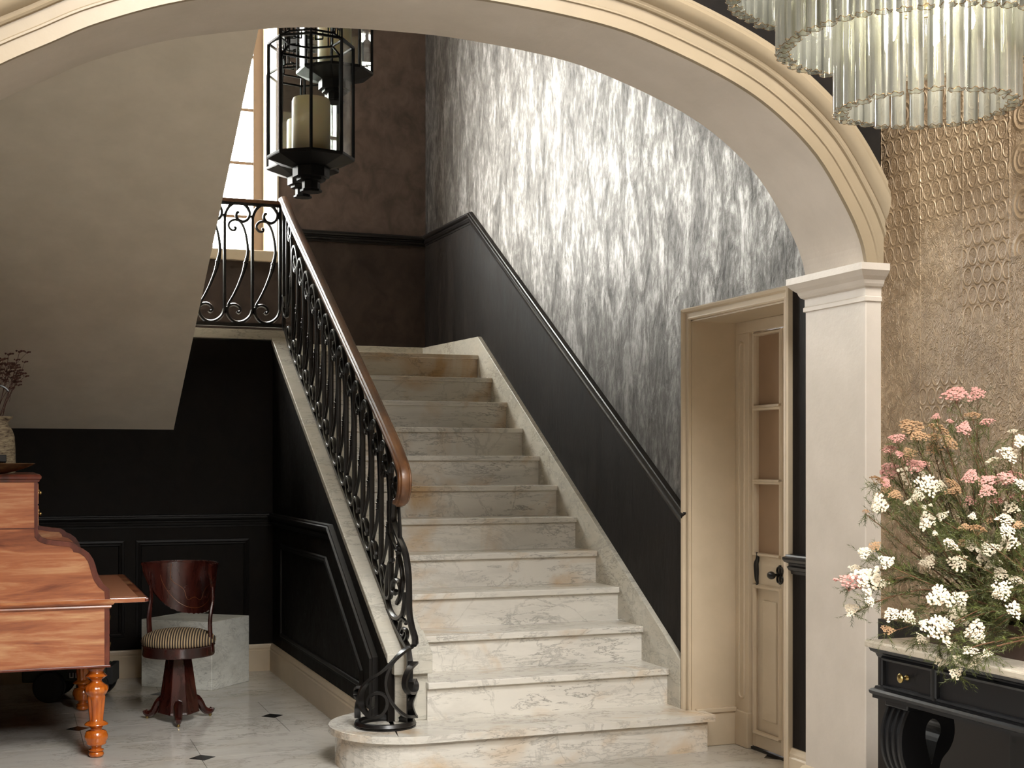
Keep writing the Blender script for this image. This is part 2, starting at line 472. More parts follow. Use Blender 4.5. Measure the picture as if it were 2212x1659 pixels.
# ------------------------------------------------------------------ geometry helpers
class MB:
    def __init__(s):
        s.v, s.f, s.mi = [], [], []

    def add(s, vs, fs, mi=0):
        o = len(s.v)
        s.v.extend([tuple(p) for p in vs])
        s.f.extend([tuple(o + i for i in f) for f in fs])
        s.mi.extend([mi] * len(fs))
        return s

    def box(s, x0, x1, y0, y1, z0, z1, mi=0):
        return s.add([(x0, y0, z0), (x1, y0, z0), (x1, y1, z0), (x0, y1, z0), (x0, y0, z1), (x1, y0, z1), (x1, y1, z1), (x0, y1, z1)],
                     [(0, 3, 2, 1), (4, 5, 6, 7), (0, 1, 5, 4), (1, 2, 6, 5), (2, 3, 7, 6), (3, 0, 4, 7)], mi)

    def prism(s, poly, axis, a, b, mi=0):
        """poly of 2-d points extruded along an axis; (x,z) for axis y, (y,z) for axis x, (x,y) for axis z"""
        def p3(p, t):
            return {'x': (t, p[0], p[1]), 'y': (p[0], t, p[1]), 'z': (p[0], p[1], t)}[axis]
        k = len(poly)
        vs = [p3(p, a) for p in poly] + [p3(p, b) for p in poly]
        fs = [tuple(range(k - 1, -1, -1)), tuple(range(k, 2 * k))] + [(i, (i + 1) % k, k + (i + 1) % k, k + i) for i in range(k)]
        return s.add(vs, fs, mi)

    def lathe(s, prof, n=24, c=(0, 0, 0), ph=0.0, cap=True, flute=None, mi=0):
        vs, fs = [], []
        k = len(prof)
        for i in range(n):
            t = 2 * PI * i / n + ph
            for (r, z) in prof:
                q = r * (flute(t, z) if flute else 1.0)
                vs.append((c[0] + q * math.cos(t), c[1] + q * math.sin(t), c[2] + z))
        for i in range(n):
            j = (i + 1) % n
            for a in range(k - 1):
                fs.append((i * k + a, j * k + a, j * k + a + 1, i * k + a + 1))
        if cap:
            fs.append(tuple(i * k for i in range(n - 1, -1, -1)))
            fs.append(tuple(i * k + k - 1 for i in range(n)))
        return s.add(vs, fs, mi)

    def tube(s, path, r, n=6, closed=False, ref=None, sx=1.0, mi=0, ph=0.0):
        """r may be a number or a list; ref fixes the frame so that flat bars stay flat (sx widens them along ref)"""
        P = [Vector(p) for p in path]
        k = len(P)
        rr = r if isinstance(r, (list, tuple)) else [r] * k
        vs, fs = [], []
        up = None
        for i in range(k):
            if closed:
                t = (P[(i + 1) % k] - P[i - 1])
            else:
                t = P[min(i + 1, k - 1)] - P[max(i - 1, 0)]
            t = t.normalized() if t.length > 1e-9 else Vector((0, 0, 1))
            if ref is not None:
                a = Vector(ref)
                a = (a - t * a.dot(t))
                a = a.normalized() if a.length > 1e-6 else t.orthogonal().normalized()
            else:
                if up is None:
                    a = t.orthogonal().normalized()
                else:
                    a = up - t * up.dot(t)
                    a = a.normalized() if a.length > 1e-6 else t.orthogonal().normalized()
                up = a
            b = t.cross(a)
            for j in range(n):
                q = 2 * PI * j / n + ph
                vs.append(P[i] + (a * (math.cos(q) * sx) + b * math.sin(q)) * rr[i])
        m_ = k if closed else k - 1
        for i in range(m_):
            i2 = (i + 1) % k
            for j in range(n):
                j2 = (j + 1) % n
                fs.append((i * n + j, i * n + j2, i2 * n + j2, i2 * n + j))
        if not closed:
            fs.append(tuple(range(n - 1, -1, -1)))
            fs.append(tuple((k - 1) * n + j for j in range(n)))
        return s.add(vs, fs, mi)

    def sweep(s, prof, path, nrm, flip=1, caps=True, mi=0):
        """moulding: prof points (out along nrm, across in the wall plane) along a mitred polyline"""
        P = [Vector(p) for p in path]
        Nn = Vector(nrm)
        k = len(P)
        q = len(prof)
        vs, fs = [], []
        for i in range(k):
            t1 = (P[i] - P[i - 1]).normalized() if i > 0 else None
            t2 = (P[i + 1] - P[i]).normalized() if i < k - 1 else None
            if t1 is None:
                b = Nn.cross(t2)
            elif t2 is None:
                b = Nn.cross(t1)
            else:
                b1, b2 = Nn.cross(t1), Nn.cross(t2)
                b = (b1 + b2).normalized()
                b = b / max(0.3, b.dot(b1))
            for (o, a) in prof:
                vs.append(P[i] + Nn * o + b * a * flip)
        for i in range(k - 1):
            for j in range(q - 1):
                fs.append((i * q + j, i * q + j + 1, (i + 1) * q + j + 1, (i + 1) * q + j))
        if caps:
            fs.append(tuple(range(q)))
            fs.append(tuple((k - 1) * q + j for j in range(q - 1, -1, -1)))
        return s.add(vs, fs, mi)

    def mesh(s, name):
        me = bpy.data.meshes.new(name)
        me.from_pydata(s.v, [], s.f)
        me.update()
        return me

    def build(s, name, m, parent=None, smooth=False, bevel=0.0, kind=None, label=None, cat=None, group=None, loc=None, angle=40):
        me = s.mesh(name)
        for q in (m if isinstance(m, (list, tuple)) else [m]):
            me.materials.append(M[q] if isinstance(q, str) else q)
        if any(s.mi):
            me.polygons.foreach_set('material_index', s.mi)
        import bmesh
        bm = bmesh.new()
        bm.from_mesh(me)
        bmesh.ops.recalc_face_normals(bm, faces=bm.faces)
        bm.to_mesh(me)
        bm.free()
        if smooth:
            me.polygons.foreach_set('use_smooth', [True] * len(me.polygons))
            me.set_sharp_from_angle(angle=R(angle))
        o = bpy.data.objects.new(name, me)
        C.objects.link(o)
        if loc is not None:
            o.location = loc
        if parent is not None:
            o.parent = parent
        if bevel:
            bv = o.modifiers.new('bevel', 'BEVEL')
            bv.width = bevel
            bv.segments = 2
            bv.limit_method = 'ANGLE'
            bv.angle_limit = R(35)
        tag(o, label, cat, group, kind)
        return o


def tag(o, label=None, cat=None, group=None, kind=None):
    if label:
        o['label'] = label
    if cat:
        o['category'] = cat
    if group:
        o['group'] = group
    if kind:
        o['kind'] = kind
    return o


def thing(name, label, cat, loc=(0, 0, 0), rz=0.0, group=None):
    o = bpy.data.objects.new(name, None)
    C.objects.link(o)
    o.empty_display_size = 0.1
    o.location = loc
    o.rotation_euler = (0, 0, rz)
    return tag(o, label, cat, group)


def inst(src, parent, loc=(0, 0, 0), rot=(0, 0, 0), scale=(1, 1, 1), material=None):
    o = src.copy()
    C.objects.link(o)
    o.parent = parent
    o.location = loc
    o.rotation_euler = rot
    o.scale = scale
    if material is not None:
        o.data = o.data
    return o


def copy_tree(o, parent=None):
    c = o.copy()
    C.objects.link(c)
    c.parent = parent
    for ch in list(o.children):
        copy_tree(ch, c)
    return c


def catmull(pts, sub=6, closed=False):
    P = [Vector(p) for p in pts]
    k = len(P)
    out = []
    rng = range(k) if closed else range(k - 1)
    for i in rng:
        p0 = P[(i - 1) % k] if (closed or i > 0) else P[i] * 2 - P[i + 1]
        p1, p2 = P[i], P[(i + 1) % k]
        p3 = P[(i + 2) % k] if (closed or i < k - 2) else P[i + 1] * 2 - P[i]
        for j in range(sub):
            t = j / sub
            out.append(0.5 * ((2 * p1) + (p2 - p0) * t + (2 * p0 - 5 * p1 + 4 * p2 - p3) * t * t + (3 * p1 - p0 - 3 * p2 + p3) * t ** 3))
    if not closed:
        out.append(P[-1])
    return out


# ------------------------------------------------------------------ main dimensions (metres, x along the steps, y up the flight)
RISE, GOING = 0.1650, 0.2695
XR = 2.85                  # right end of the treads
XW = 2.88                  # right wall of the hall
YN = 8.30                  # nook wall / edge of the landing
YB = 9.53                  # wall behind the landing
ZL = 12 * RISE             # landing level
XS0, XS1 = 1.522, 1.69      # parapet of the stair (outer and inner face)
NOSE2 = 5.549              # nosing of the second step
YA, YAB = 3.96, 4.33       # front and back of the arch wall
XP = 2.80                  # reveal of the right arch pier
XQ = 2.86                  # papered wall of the room
ZC = 5.3
HALL_L = -0.46


def nose_y(i):
    return NOSE2 + (i - 2) * GOING


def cap_z(y):              # upper face of the marble cap along the outer edge
    return 0.437 + 0.586 * (y - 5.52)


# ================================================================== STRUCTURE
# floor: slabs laid in offset rows with small black diamonds at some joints
floor = MB().box(-4.2, 3.2, YR - 0.3, 8.32, -0.10, -0.006).build('floor', 'joint', kind='structure', label='grey marble slab floor with small black diamond insets')
PX, PY = 0.937, 0.43
diamonds = [(0.306 + PX * a, 6.79) for a in (-1, 0, 1)] + [(0.782 + PX * a, 5.93) for a in (-1, 0, 1, 2)] + [(0.306 + PX * a, 5.07) for a in (-1, 0, 1, 2, 3)] + [(0.782 + PX * a, 7.65) for a in (-1, 0, 1)]
tile_cache = {}
for j in range(-6, 8):
    y0 = 5.07 + PY * j
    y1 = y0 + PY
    if y0 > 8.3 or y0 < 3.0:
        continue
    offx = 0.306 if (j // 2) % 2 == 0 else 0.782
    if j % 2:
        offx += PX * 0.5
    for k in range(-3, 4):
        x0 = offx + PX * k
        x1 = x0 + PX
        if x1 < -0.9 or x0 > 3.2:
            continue
        g = 0.0012
        poly = []
        corners = [(x0, y0), (x1, y0), (x1, y1), (x0, y1)]
        xa, xb, ya, yb = x0 + g, min(x1, 3.2) - g, y0 + g, min(y1, 8.3) - g
        poly = [(xa, ya), (xb, ya), (xb, yb), (xa, yb)]
        MB().prism(poly, 'z', -0.03, 0.0).build('tile', 'marble_floor', floor)
d_me = MB().prism([(-0.056, 0), (0, -0.060), (0.056, 0), (0, 0.060)], 'z', -0.02, 0.0008)
dia = None
for (x, y) in diamonds:
    if dia is None:
        dia = d_me.build('diamond_inset', 'black_stone', floor, loc=(x, y, 0))
    else:
        inst(dia, floor, (x, y, 0))
MB().box(-4.2, 3.2, YR - 0.3, 2.9, -0.04, -0.0005).build('slab_paving', 'marble_floor', floor)

# right wall of the hall with the door opening
DY0, DY1, DZ = 4.60, 5.39, 1.925
b = MB()
b.box(XW, 3.16, YAB - 0.2, DY0, 0, ZC)
b.box(XW, 3.16, DY1, YB + 0.3, 0, ZC)
b.box(XW, 3.16, DY0, DY1, DZ, ZC)
b.build('wall_right', 'plaster', kind='structure', label='dark brown lacquered plaster wall beside the stair, streaked and shining')
MB().prism([(5.435, 0.02), (5.435, 1.01), (8.455, 2.90), (YB, 2.91), (YB, 0.02)], 'x', XW - 0.004, XW + 0.02).build('wall_right_low_shade', 'plaster_low', kind='structure', label='lower stair wall below the dado rail, fading light painted into its colour')
MB().box(XW - 0.004, XW + 0.02, YAB - 0.1, DY0 - 0.03, 0, 1.955).build('wall_right_strip', 'plaster_low', kind='structure', label='narrow dark wall strip between the door and the arch pier')
# back wall with window opening
b = MB()
b.box(HALL_L - 0.3, WX0, YB, YB + 0.7, 0, ZC)
b.box(WX1, 3.16, YB, YB + 0.7, 0, ZC)
b.box(WX0, WX1, YB, YB + 0.7, 0, WZ0)
b.box(WX0, WX1, YB, YB + 0.7, WZ1, ZC)
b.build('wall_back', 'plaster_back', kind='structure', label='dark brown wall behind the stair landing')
MB().box(WX1, XW - 0.004, YB - 0.003, YB + 0.02, ZL, 2.89).build('wall_back_shade', 'plaster_back_shade', kind='structure', label='lower landing wall below the dado rail, shade painted into its colour')
MB().box(HALL_L, WX1, YB - 0.003, YB + 0.02, ZL, WZ0 - 0.06).build('wall_back_apron_shade', 'plaster_back_shade', kind='structure', label='landing wall below the window, shade painted into its colour')
# window reveal lining, frame and glass
win = thing('window_1', 'tall bright window with thin bars beyond the landing railing', None)
win['kind'] = 'structure'
b = MB()
b.box(WX1 - 0.012, WX1 + 0.0, YB - 0.004, YB + 0.62, WZ0, WZ1)
b.box(WX0, WX0 + 0.012, YB - 0.004, YB + 0.62, WZ0, WZ1)
b.box(WX0, WX1, YB - 0.004, YB + 0.62, WZ1 - 0.012, WZ1)
b.build('reveal_lining', 'cream', win)
MB().box(WX0 - 0.02, WX1 + 0.0, YB - 0.035, YB + 0.66, WZ0 - 0.055, WZ0 + 0.02).build('window_sill', 'cream', win, bevel=0.006)
FWY0, FWY1 = YB + 0.56, YB + 0.61
for (xa, xb, za, zb) in [(WX0 + 0.012, WX0 + 0.075, WZ0, WZ1 - 0.012), (WX1 - 0.085, WX1 - 0.012, WZ0, WZ1 - 0.012)]:
    MB().box(xa, xb, FWY0, FWY1, za, zb).build('window_stile', 'window_dark', win, bevel=0.004)
MB().box(WX0 + 0.075, WX1 - 0.085, FWY0, FWY1, WZ0, WZ0 + 0.06).build('window_rail', 'window_dark', win, bevel=0.004)
MB().box(WX0 + 0.075, WX1 - 0.085, FWY0, FWY1, WZ1 - 0.09, WZ1 - 0.012).build('window_rail', 'window_dark', win, bevel=0.004)
xm = (WX0 + WX1) / 2
MB().box(xm - 0.04, xm + 0.04, FWY0, FWY1, WZ0 + 0.06, WZ1 - 0.09).build('window_mullion', 'window_dark', win, bevel=0.004)
for xq in (WX0 + 0.38, WX0 + 0.69, WX1 - 0.39, WX1 - 0.69):
    MB().box(xq - 0.009, xq + 0.009, FWY0 + 0.012, FWY1 - 0.012, WZ0 + 0.06, WZ1 - 0.09).build('glazing_bar', 'window_dark', win)
for zq in (3.12, 3.52, 3.92, 4.32):
    MB().box(WX0 + 0.075, WX1 - 0.085, FWY0 + 0.01, FWY1 - 0.01, zq - 0.011, zq + 0.011).build('glazing_bar', 'window_dark', win)
for (xa, xb) in ((WX0 + 0.075, xm - 0.04), (xm + 0.04, WX1 - 0.085)):
    MB().box(xa, xb, FWY0 + 0.022, FWY0 + 0.027, WZ0 + 0.06, WZ1 - 0.09).build('window_pane', 'window_glass', win)

# nook wall, under the landing
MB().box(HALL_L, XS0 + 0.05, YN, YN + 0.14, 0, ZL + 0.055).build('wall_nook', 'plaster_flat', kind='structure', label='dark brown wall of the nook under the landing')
hl0, hl1, hy0, hy1 = HALL_L - 0.14, HALL_L, YAB - 0.1, YB + 0.7
b = MB().box(hl0, hl1, hy0, hy1, 0, HZ0).box(hl0, hl1, hy0, hy1, HZ1, ZC).box(hl0, hl1, hy0, HY0, HZ0, HZ1).box(hl0, hl1, HY1, hy1, HZ0, HZ1)
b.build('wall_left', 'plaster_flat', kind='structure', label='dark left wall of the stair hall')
w4 = thing('added_landing_window', 'added unseen landing window round the corner', None)
w4['kind'] = 'structure'
for yq in (HY0 + 0.03, (HY0 + HY1) / 2, HY1 - 0.03):
    MB().box(hl0 + 0.03, hl0 + 0.08, yq - 0.025, yq + 0.025, HZ0, HZ1).build('window_stile', 'window_dark', w4)
w3 = thing('window_3', 'side window of the room', None)
w3['kind'] = 'structure'
for yq in (SY0 + 0.03, (SY0 + SY1) / 2, SY1 - 0.03):
    MB().box(-4.1, -4.05, yq - 0.03, yq + 0.03, SZ0, SZ1).build('window_stile', 'cream', w3)
# landing
b = MB().box(HALL_L, XW, YN + 0.10, YB, ZL - 0.16, ZL)
b.build('floor_landing', 'marble', kind='structure', label='marble stair landing under the window')
# soffit of the upper flight
zs = lambda y: 3.0 - 0.515 * (y - 5.35)
y_lo, y_hi = YN + 0.02, YAB - 0.02
MB().prism([(y_lo, zs(y_lo)), (y_hi, zs(y_hi)), (y_hi, zs(y_hi) + 0.42), (y_lo, zs(y_lo) + 0.42)], 'x', HALL_L, 0.924).build(
    'ceiling_upper_flight', 'soffit', kind='structure', label='sloping taupe plaster soffit under the upper stair flight')
MB().box(HALL_L - 0.14, 3.16, YAB - 0.1, YB + 0.3, ZC, ZC + 0.1).build('ceiling', 'ceiling', kind='structure', label='pale ceiling of the stair hall')
# wall under the stair: dark parapet body
ys0, ys1 = 5.64, YN + 0.02
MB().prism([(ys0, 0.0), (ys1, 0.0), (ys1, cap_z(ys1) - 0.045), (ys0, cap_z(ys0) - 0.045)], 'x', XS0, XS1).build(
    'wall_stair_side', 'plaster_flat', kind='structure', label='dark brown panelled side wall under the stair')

# ---------------- arch wall
arc_pts = [(-0.30, 1.965), (-0.285, 2.06), (-0.22, 2.20), (-0.13, 2.305), (-0.028, 2.378), (0.097, 2.449), (0.238, 2.525), (0.466, 2.613), (0.751, 2.680), (0.962, 2.710),
           (1.20, 2.724), (1.45, 2.724), (1.781, 2.697), (2.004, 2.648), (2.269, 2.557), (2.44, 2.465), (2.595, 2.338), (2.714, 2.175), (2.775, 2.06), (XP, 1.965)]
arc = [(p.x, p.y) for p in catmull([(a, z, 0) for a, z in arc_pts], 5)]


def wall_with_arch(b, ytop, y, mi):
    vs, fs = [], []
    for i in range(len(arc) - 1):
        (xa, za), (xb, zb) = arc[i], arc[i + 1]
        b.add([(xa, y, za), (xb, y, zb), (xb, y, ytop), (xa, y, ytop)], [(0, 1, 2, 3)], mi)
    b.add([(-4.0, y, 0), (-0.30, y, 0), (-0.30, y, ytop), (-4.0, y, ytop)], [(0, 1, 2, 3)], mi)
    b.add([(XP, y, 0), (3.16, y, 0), (3.16, y, ytop), (XP, y, ytop)], [(0, 1, 2, 3)], mi)


b = MB()
wall_with_arch(b, ZC, YA, 0)
wall_with_arch(b, ZC, YAB, 0)
b.add([(-4, YA, ZC), (3.16, YA, ZC), (3.16, YAB, ZC), (-4, YAB, ZC)], [(0, 1, 2, 3)])
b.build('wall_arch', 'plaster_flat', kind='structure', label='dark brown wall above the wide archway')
b = MB()
e = 0.004
for i in range(len(arc) - 1):
    (xa, za), (xb, zb) = arc[i], arc[i + 1]
    b.add([(xa, YA - e, za - e), (xb, YA - e, zb - e), (xb, YAB + e, zb - e), (xa, YAB + e, za - e)], [(0, 3, 2, 1)])
b.build('trim_arch_soffit', 'arch', smooth=True, kind='structure', label='smooth taupe underside of the wide arch')
b = MB().box(XP - e, XQ + 0.02, YA - e, YAB + e, 0, 1.90)
b.build('wall_arch_pier', 'arch', kind='structure', bevel=0.004, label='pale painted arch pier beside the door')
MB().box(-0.375, -0.300 + e, YA - e, YAB + e, 0, 1.90).build('wall_arch_pier', 'arch', kind='structure', bevel=0.004, label='pale painted arch pier out of view to the left')
# archivolt moulding on the front of the arch
path = [(x, YA, z) for x, z in arc]
prof = [(0.0, -0.004), (0.018, -0.004), (0.018, 0.038), (0.024, 0.040), (0.024, 0.046), (0.019, 0.050), (0.021, 0.082), (0.031, 0.084), (0.036, 0.090), (0.028, 0.096), (0.030, 0.104),
        (0.048, 0.112), (0.060, 0.124), (0.064, 0.136), (0.058, 0.150), (0.046, 0.158), (0.046, 0.168), (0.0, 0.168)]
cl = MB().sweep(prof, path, (0, -1, 0), flip=1)
zmid = [v[2] for v in cl.v]
# check side: moulding must lie outside the opening
if max(zmid) < 2.80:
    cl = MB().sweep(prof, path, (0, -1, 0), flip=-1)
cl.v = [(min(x, XQ + 0.02), y, z) for x, y, z in cl.v]
cl.build('trim_archivolt', 'archivolt', smooth=True, kind='structure', angle=30, label='cream moulded band around the front of the arch')
# capital (impost) wrapping the pier
cprof = [(0.0, 1.842), (0.010, 1.846), (0.010, 1.860), (0.006, 1.864), (0.006, 1.892), (0.016, 1.897), (0.022, 1.906), (0.026, 1.918), (0.040, 1.930), (0.052, 1.944), (0.056, 1.948), (0.056, 1.972), (0.0, 1.976)]


def wrap_profile(prof, xface, xend, yf, yb):
    """moulding around front (-y) and reveal (-x) of a pier"""
    b = MB()
    q = len(prof)
    stations = []
    for o, z in prof:
        stations.append([(xend, yf - o, z), (xface - o, yf - o, z), (xface - o, yb + o, z), (xend + 0.02, yb + o, z)])
    vs = [p for st_ in stations for p in st_]
    fs = []
    for i in range(q - 1):
        for j in range(3):
            fs.append((i * 4 + j, i * 4 + j + 1, (i + 1) * 4 + j + 1, (i + 1) * 4 + j))
    fs.append((0, 1, 2, 3))
    fs.append(((q - 1) * 4, (q - 1) * 4 + 1, (q - 1) * 4 + 2, (q - 1) * 4 + 3))
    b.add(vs, fs)
    return b


wrap_profile(cprof, XP, XQ + 0.015, YA, YAB).build('trim_impost', 'arch', kind='structure', label='moulded impost capping the arch pier')
lw_ = wrap_profile(cprof, XP, XQ + 0.015, YA, YAB)
lw_.v = [(2.5 - x, y, z) for x, y, z in lw_.v]
lw_.build('trim_impost', 'arch', kind='structure', label='moulded impost of the other arch pier, out of view')
wrap_profile([(0.0, 0.0), (0.02, 0.0), (0.02, 0.13), (0.012, 0.145), (0.0, 0.15)], XP, XQ + 0.015, YA, YAB).build('baseboard_pier', 'cream', kind='structure')

# ---------------- room walls (papered wall in view, the rest encloses the room)
b = MB().box(XQ, 3.16, YR - 0.3, YA, 0.735, ZR)
b.build('wall_room_right', 'wallpaper', kind='structure', label='bronze embossed patchwork wallpaper wall behind the flowers')
MB().box(XQ - 0.012, 3.16, YR - 0.3, YA - 0.002, 0.0, 0.735).build('wall_room_dado', 'dado', kind='structure', label='dark painted dado below the embossed wallpaper')
b = MB()
b.box(-4.2, -3.9, YR - 0.3, YA, 0, SZ0).box(-4.2, -3.9, YR - 0.3, YA, SZ1, ZR).box(-4.2, -3.9, YR - 0.3, SY0, SZ0, SZ1).box(-4.2, -3.9, SY1, YA, SZ0, SZ1)
b.build('wall_room_left', 'tan_wall', kind='structure')
b = MB()
b.box(-4.2, FX0, YR - 0.3, YR, 0, ZR).box(FX1, 3.16, YR - 0.3, YR, 0, ZR).box(FX0, FX1, YR - 0.3, YR, FZ1, ZR).box(FX0, FX1, YR - 0.3, YR, 0, FZ0)
b.build('wall_room_rear', 'tan_wall', kind='structure')
MB().box(-4.2, KX0, YR - 0.3, YA, ZR, ZR + 0.1).box(KX1, 3.16, YR - 0.3, YA, ZR, ZR + 0.1).box(KX0, KX1, YR - 0.3, KY0, ZR, ZR + 0.1).box(KX0, KX1, KY1, YA, ZR, ZR + 0.1).build('ceiling_room', 'ceiling', kind='structure')
w2 = thing('window_2', 'tall garden window behind the viewpoint', None)
w2['kind'] = 'structure'
for xq in (FX0 + 0.03, (FX0 + FX1) / 2, FX1 - 0.03):
    MB().box(xq - 0.04, xq + 0.04, YR - 0.18, YR - 0.12, FZ0, FZ1).build('window_stile', 'cream', w2)
for zq in (FZ0 + 0.04, 4.4, FZ1 - 0.04):
    MB().box(FX0, FX1, YR - 0.17, YR - 0.13, zq - 0.02, zq + 0.02).build('glazing_bar', 'cream', w2)

# ---------------- trims: dado rails and baseboards
dprof = [(0.0, -0.040), (0.008, -0.040), (0.010, -0.028), (0.018, -0.024), (0.022, -0.012), (0.016, -0.006), (0.018, 0.002), (0.030, 0.008), (0.036, 0.018), (0.036, 0.026), (0.026, 0.030), (0.024, 0.036), (0.0, 0.040)]
b = MB()
b.sweep(dprof, [(XW, YB, 2.922), (XW, 8.470, 2.912), (XW, 5.435, 1.022)], (-1, 0, 0), flip=1)
b.build('trim_dado_stair', 'dado', smooth=True, angle=25, kind='structure', label='dark moulded dado rail climbing the shining right wall')
MB().sweep(dprof, [(WX1 + 0.004, YB, 2.915), (XW, YB, 2.915)], (0, -1, 0), flip=1).build('trim_dado_landing', 'dado', smooth=True, angle=25, kind='structure', label='dark moulded dado rail across the wall behind the landing')
MB().sweep(dprof, [(HALL_L, YN, 0.93), (XS0, YN, 0.93)], (0, -1, 0), flip=1).build('trim_dado_nook', 'dado_dull', smooth=True, angle=25, kind='structure', label='dark dado rail on the nook wall behind the desk')
MB().sweep([(o * 1.3, a) for o, a in dprof], [(XW, YAB, 0.885), (XW, DY0 - 0.045, 0.885)], (-1, 0, 0), flip=-1).build('trim_dado_pier', 'dado', smooth=True, angle=25, kind='structure', label='short dark dado rail between the door and the pier')
MB().sweep(dprof, [(XS0, YN, 0.93), (XS0, 6.66, 0.93), (XS0, 5.80, 0.40), (XS0, 5.80, 0.165)], (-1, 0, 0), flip=1).build(
    'trim_dado_stair_side', 'dado_dull', smooth=True, angle=25, kind='structure', label='dark moulding framing the panel under the stair')
pprof = [(0.0, -0.018), (0.008, -0.016), (0.012, -0.004), (0.006, 0.004), (0.010, 0.012), (0.0, 0.018)]
MB().sweep(pprof, [(XS0, 8.02, 0.78), (XS0, 6.80, 0.78), (XS0, 6.05, 0.315), (XS0, 6.05, 0.245), (XS0, 8.02, 0.245), (XS0, 8.02, 0.80)], (-1, 0, 0)).build(
    'trim_panel_stair_side', 'dado_dull', kind='structure', label='dark raised panel moulding under the stair')
for (xa, xb) in ((-0.2, 0.62), (0.72, 1.36)):
    MB().sweep(pprof, [(xa, YN, 0.26), (xb, YN, 0.26), (xb, YN, 0.80), (xa, YN, 0.80), (xa, YN, 0.24)], (0, -1, 0)).build(
        'trim_panel_nook', 'dado_dull', kind='structure', label='dark panel moulding low on the nook wall ' + ('behind the desk' if xa < 0 else 'behind the marble block'))
bprof = [(0.0, 0.0), (0.022, 0.0), (0.022, 0.125), (0.017, 0.132), (0.019, 0.142), (0.012, 0.155), (0.010, 0.163), (0.0, 0.165)]
MB().sweep(bprof, [(HALL_L, YN, 0), (XS0, YN, 0)], (0, -1, 0), flip=1).build('baseboard_nook', 'cream', kind='structure', label='cream baseboard along the nook wall')
MB().sweep(bprof, [(XS0, YN, 0), (XS0, 5.66, 0)], (-1, 0, 0), flip=1).build('baseboard_stair_side', 'cream', kind='structure', label='cream baseboard below the stair side panel')
MB().sweep(bprof, [(XW, YAB + 0.01, 0), (XW, DY0 - 0.05, 0)], (-1, 0, 0), flip=-1).build('baseboard_right', 'cream', kind='structure', label='short cream baseboard between door and pier')

# ---------------- door in the right wall
door = thing('door_1', 'cream double door with glazed upper panes in a deep reveal', None)
door['kind'] = 'structure'
XD = 3.10
aprof = [(0.0, 0.0), (0.012, 0.0), (0.016, 0.006), (0.012, 0.012), (0.014, 0.030), (0.026, 0.036), (0.030, 0.046), (0.024, 0.052), (0.0, 0.052)]
MB().sweep(aprof, [(XW, DY1, 0), (XW, DY1, DZ), (XW, DY0, DZ), (XW, DY0, 0)], (-1, 0, 0), flip=1).build('architrave', 'cream', door)
b = MB()
b.box(XW - 0.002, 3.20, DY1 - 0.008, DY1, 0, DZ).box(XW - 0.002, 3.20, DY0, DY0 + 0.008, 0, DZ).box(XW - 0.002, 3.20, DY0, DY1, DZ - 0.008, DZ)
b.build('reveal_lining', 'cream', door)
MB().box(XW - 0.03, XD, DY1 - 0.022, DY1 - 0.006, 0, 0.15).build('reveal_plinth', 'cream', door, bevel=0.004)
MB().box(XW + 0.012, XD - 0.004, DY1 - 0.030, DY1 - 0.006, 0.15, 0.172).build('reveal_plinth_cap', 'cream', door, bevel=0.004)
# frame posts with a long slot moulding
for (ya, yb) in ((DY1 - 0.125, DY1 - 0.008), (DY0 + 0.008, DY0 + 0.125)):
    p = MB().box(XD, XD + 0.10, ya, yb, 0, DZ - 0.06).build('frame_post', 'cream', door, bevel=0.003)
    yc = (ya + yb) / 2
    loop = [(XD, yc + 0.022 * math.cos(t), (1.80 if math.sin(t) > 0 else 0.24) + 0.022 * math.sin(t)) for t in [2 * PI * i / 24 for i in range(24)]]
    MB().tube(loop, 0.006, 6, closed=True).build('slot_moulding', 'cream', p)
    MB().box(XD - 0.010, XD + 0.02, ya - 0.004, yb + 0.004, 0, 0.16).build('post_plinth', 'cream', p, bevel=0.004)
MB().box(XD, XD + 0.10, DY0 + 0.008, DY1 - 0.008, DZ - 0.06, DZ - 0.008).build('frame_head', 'cream', door, bevel=0.003)
MB().box(XD + 0.01, XD + 0.10, DY0 + 0.12, DY1 - 0.12, 0, 0.012).build('threshold', 'dado', door)
YM = 4.995
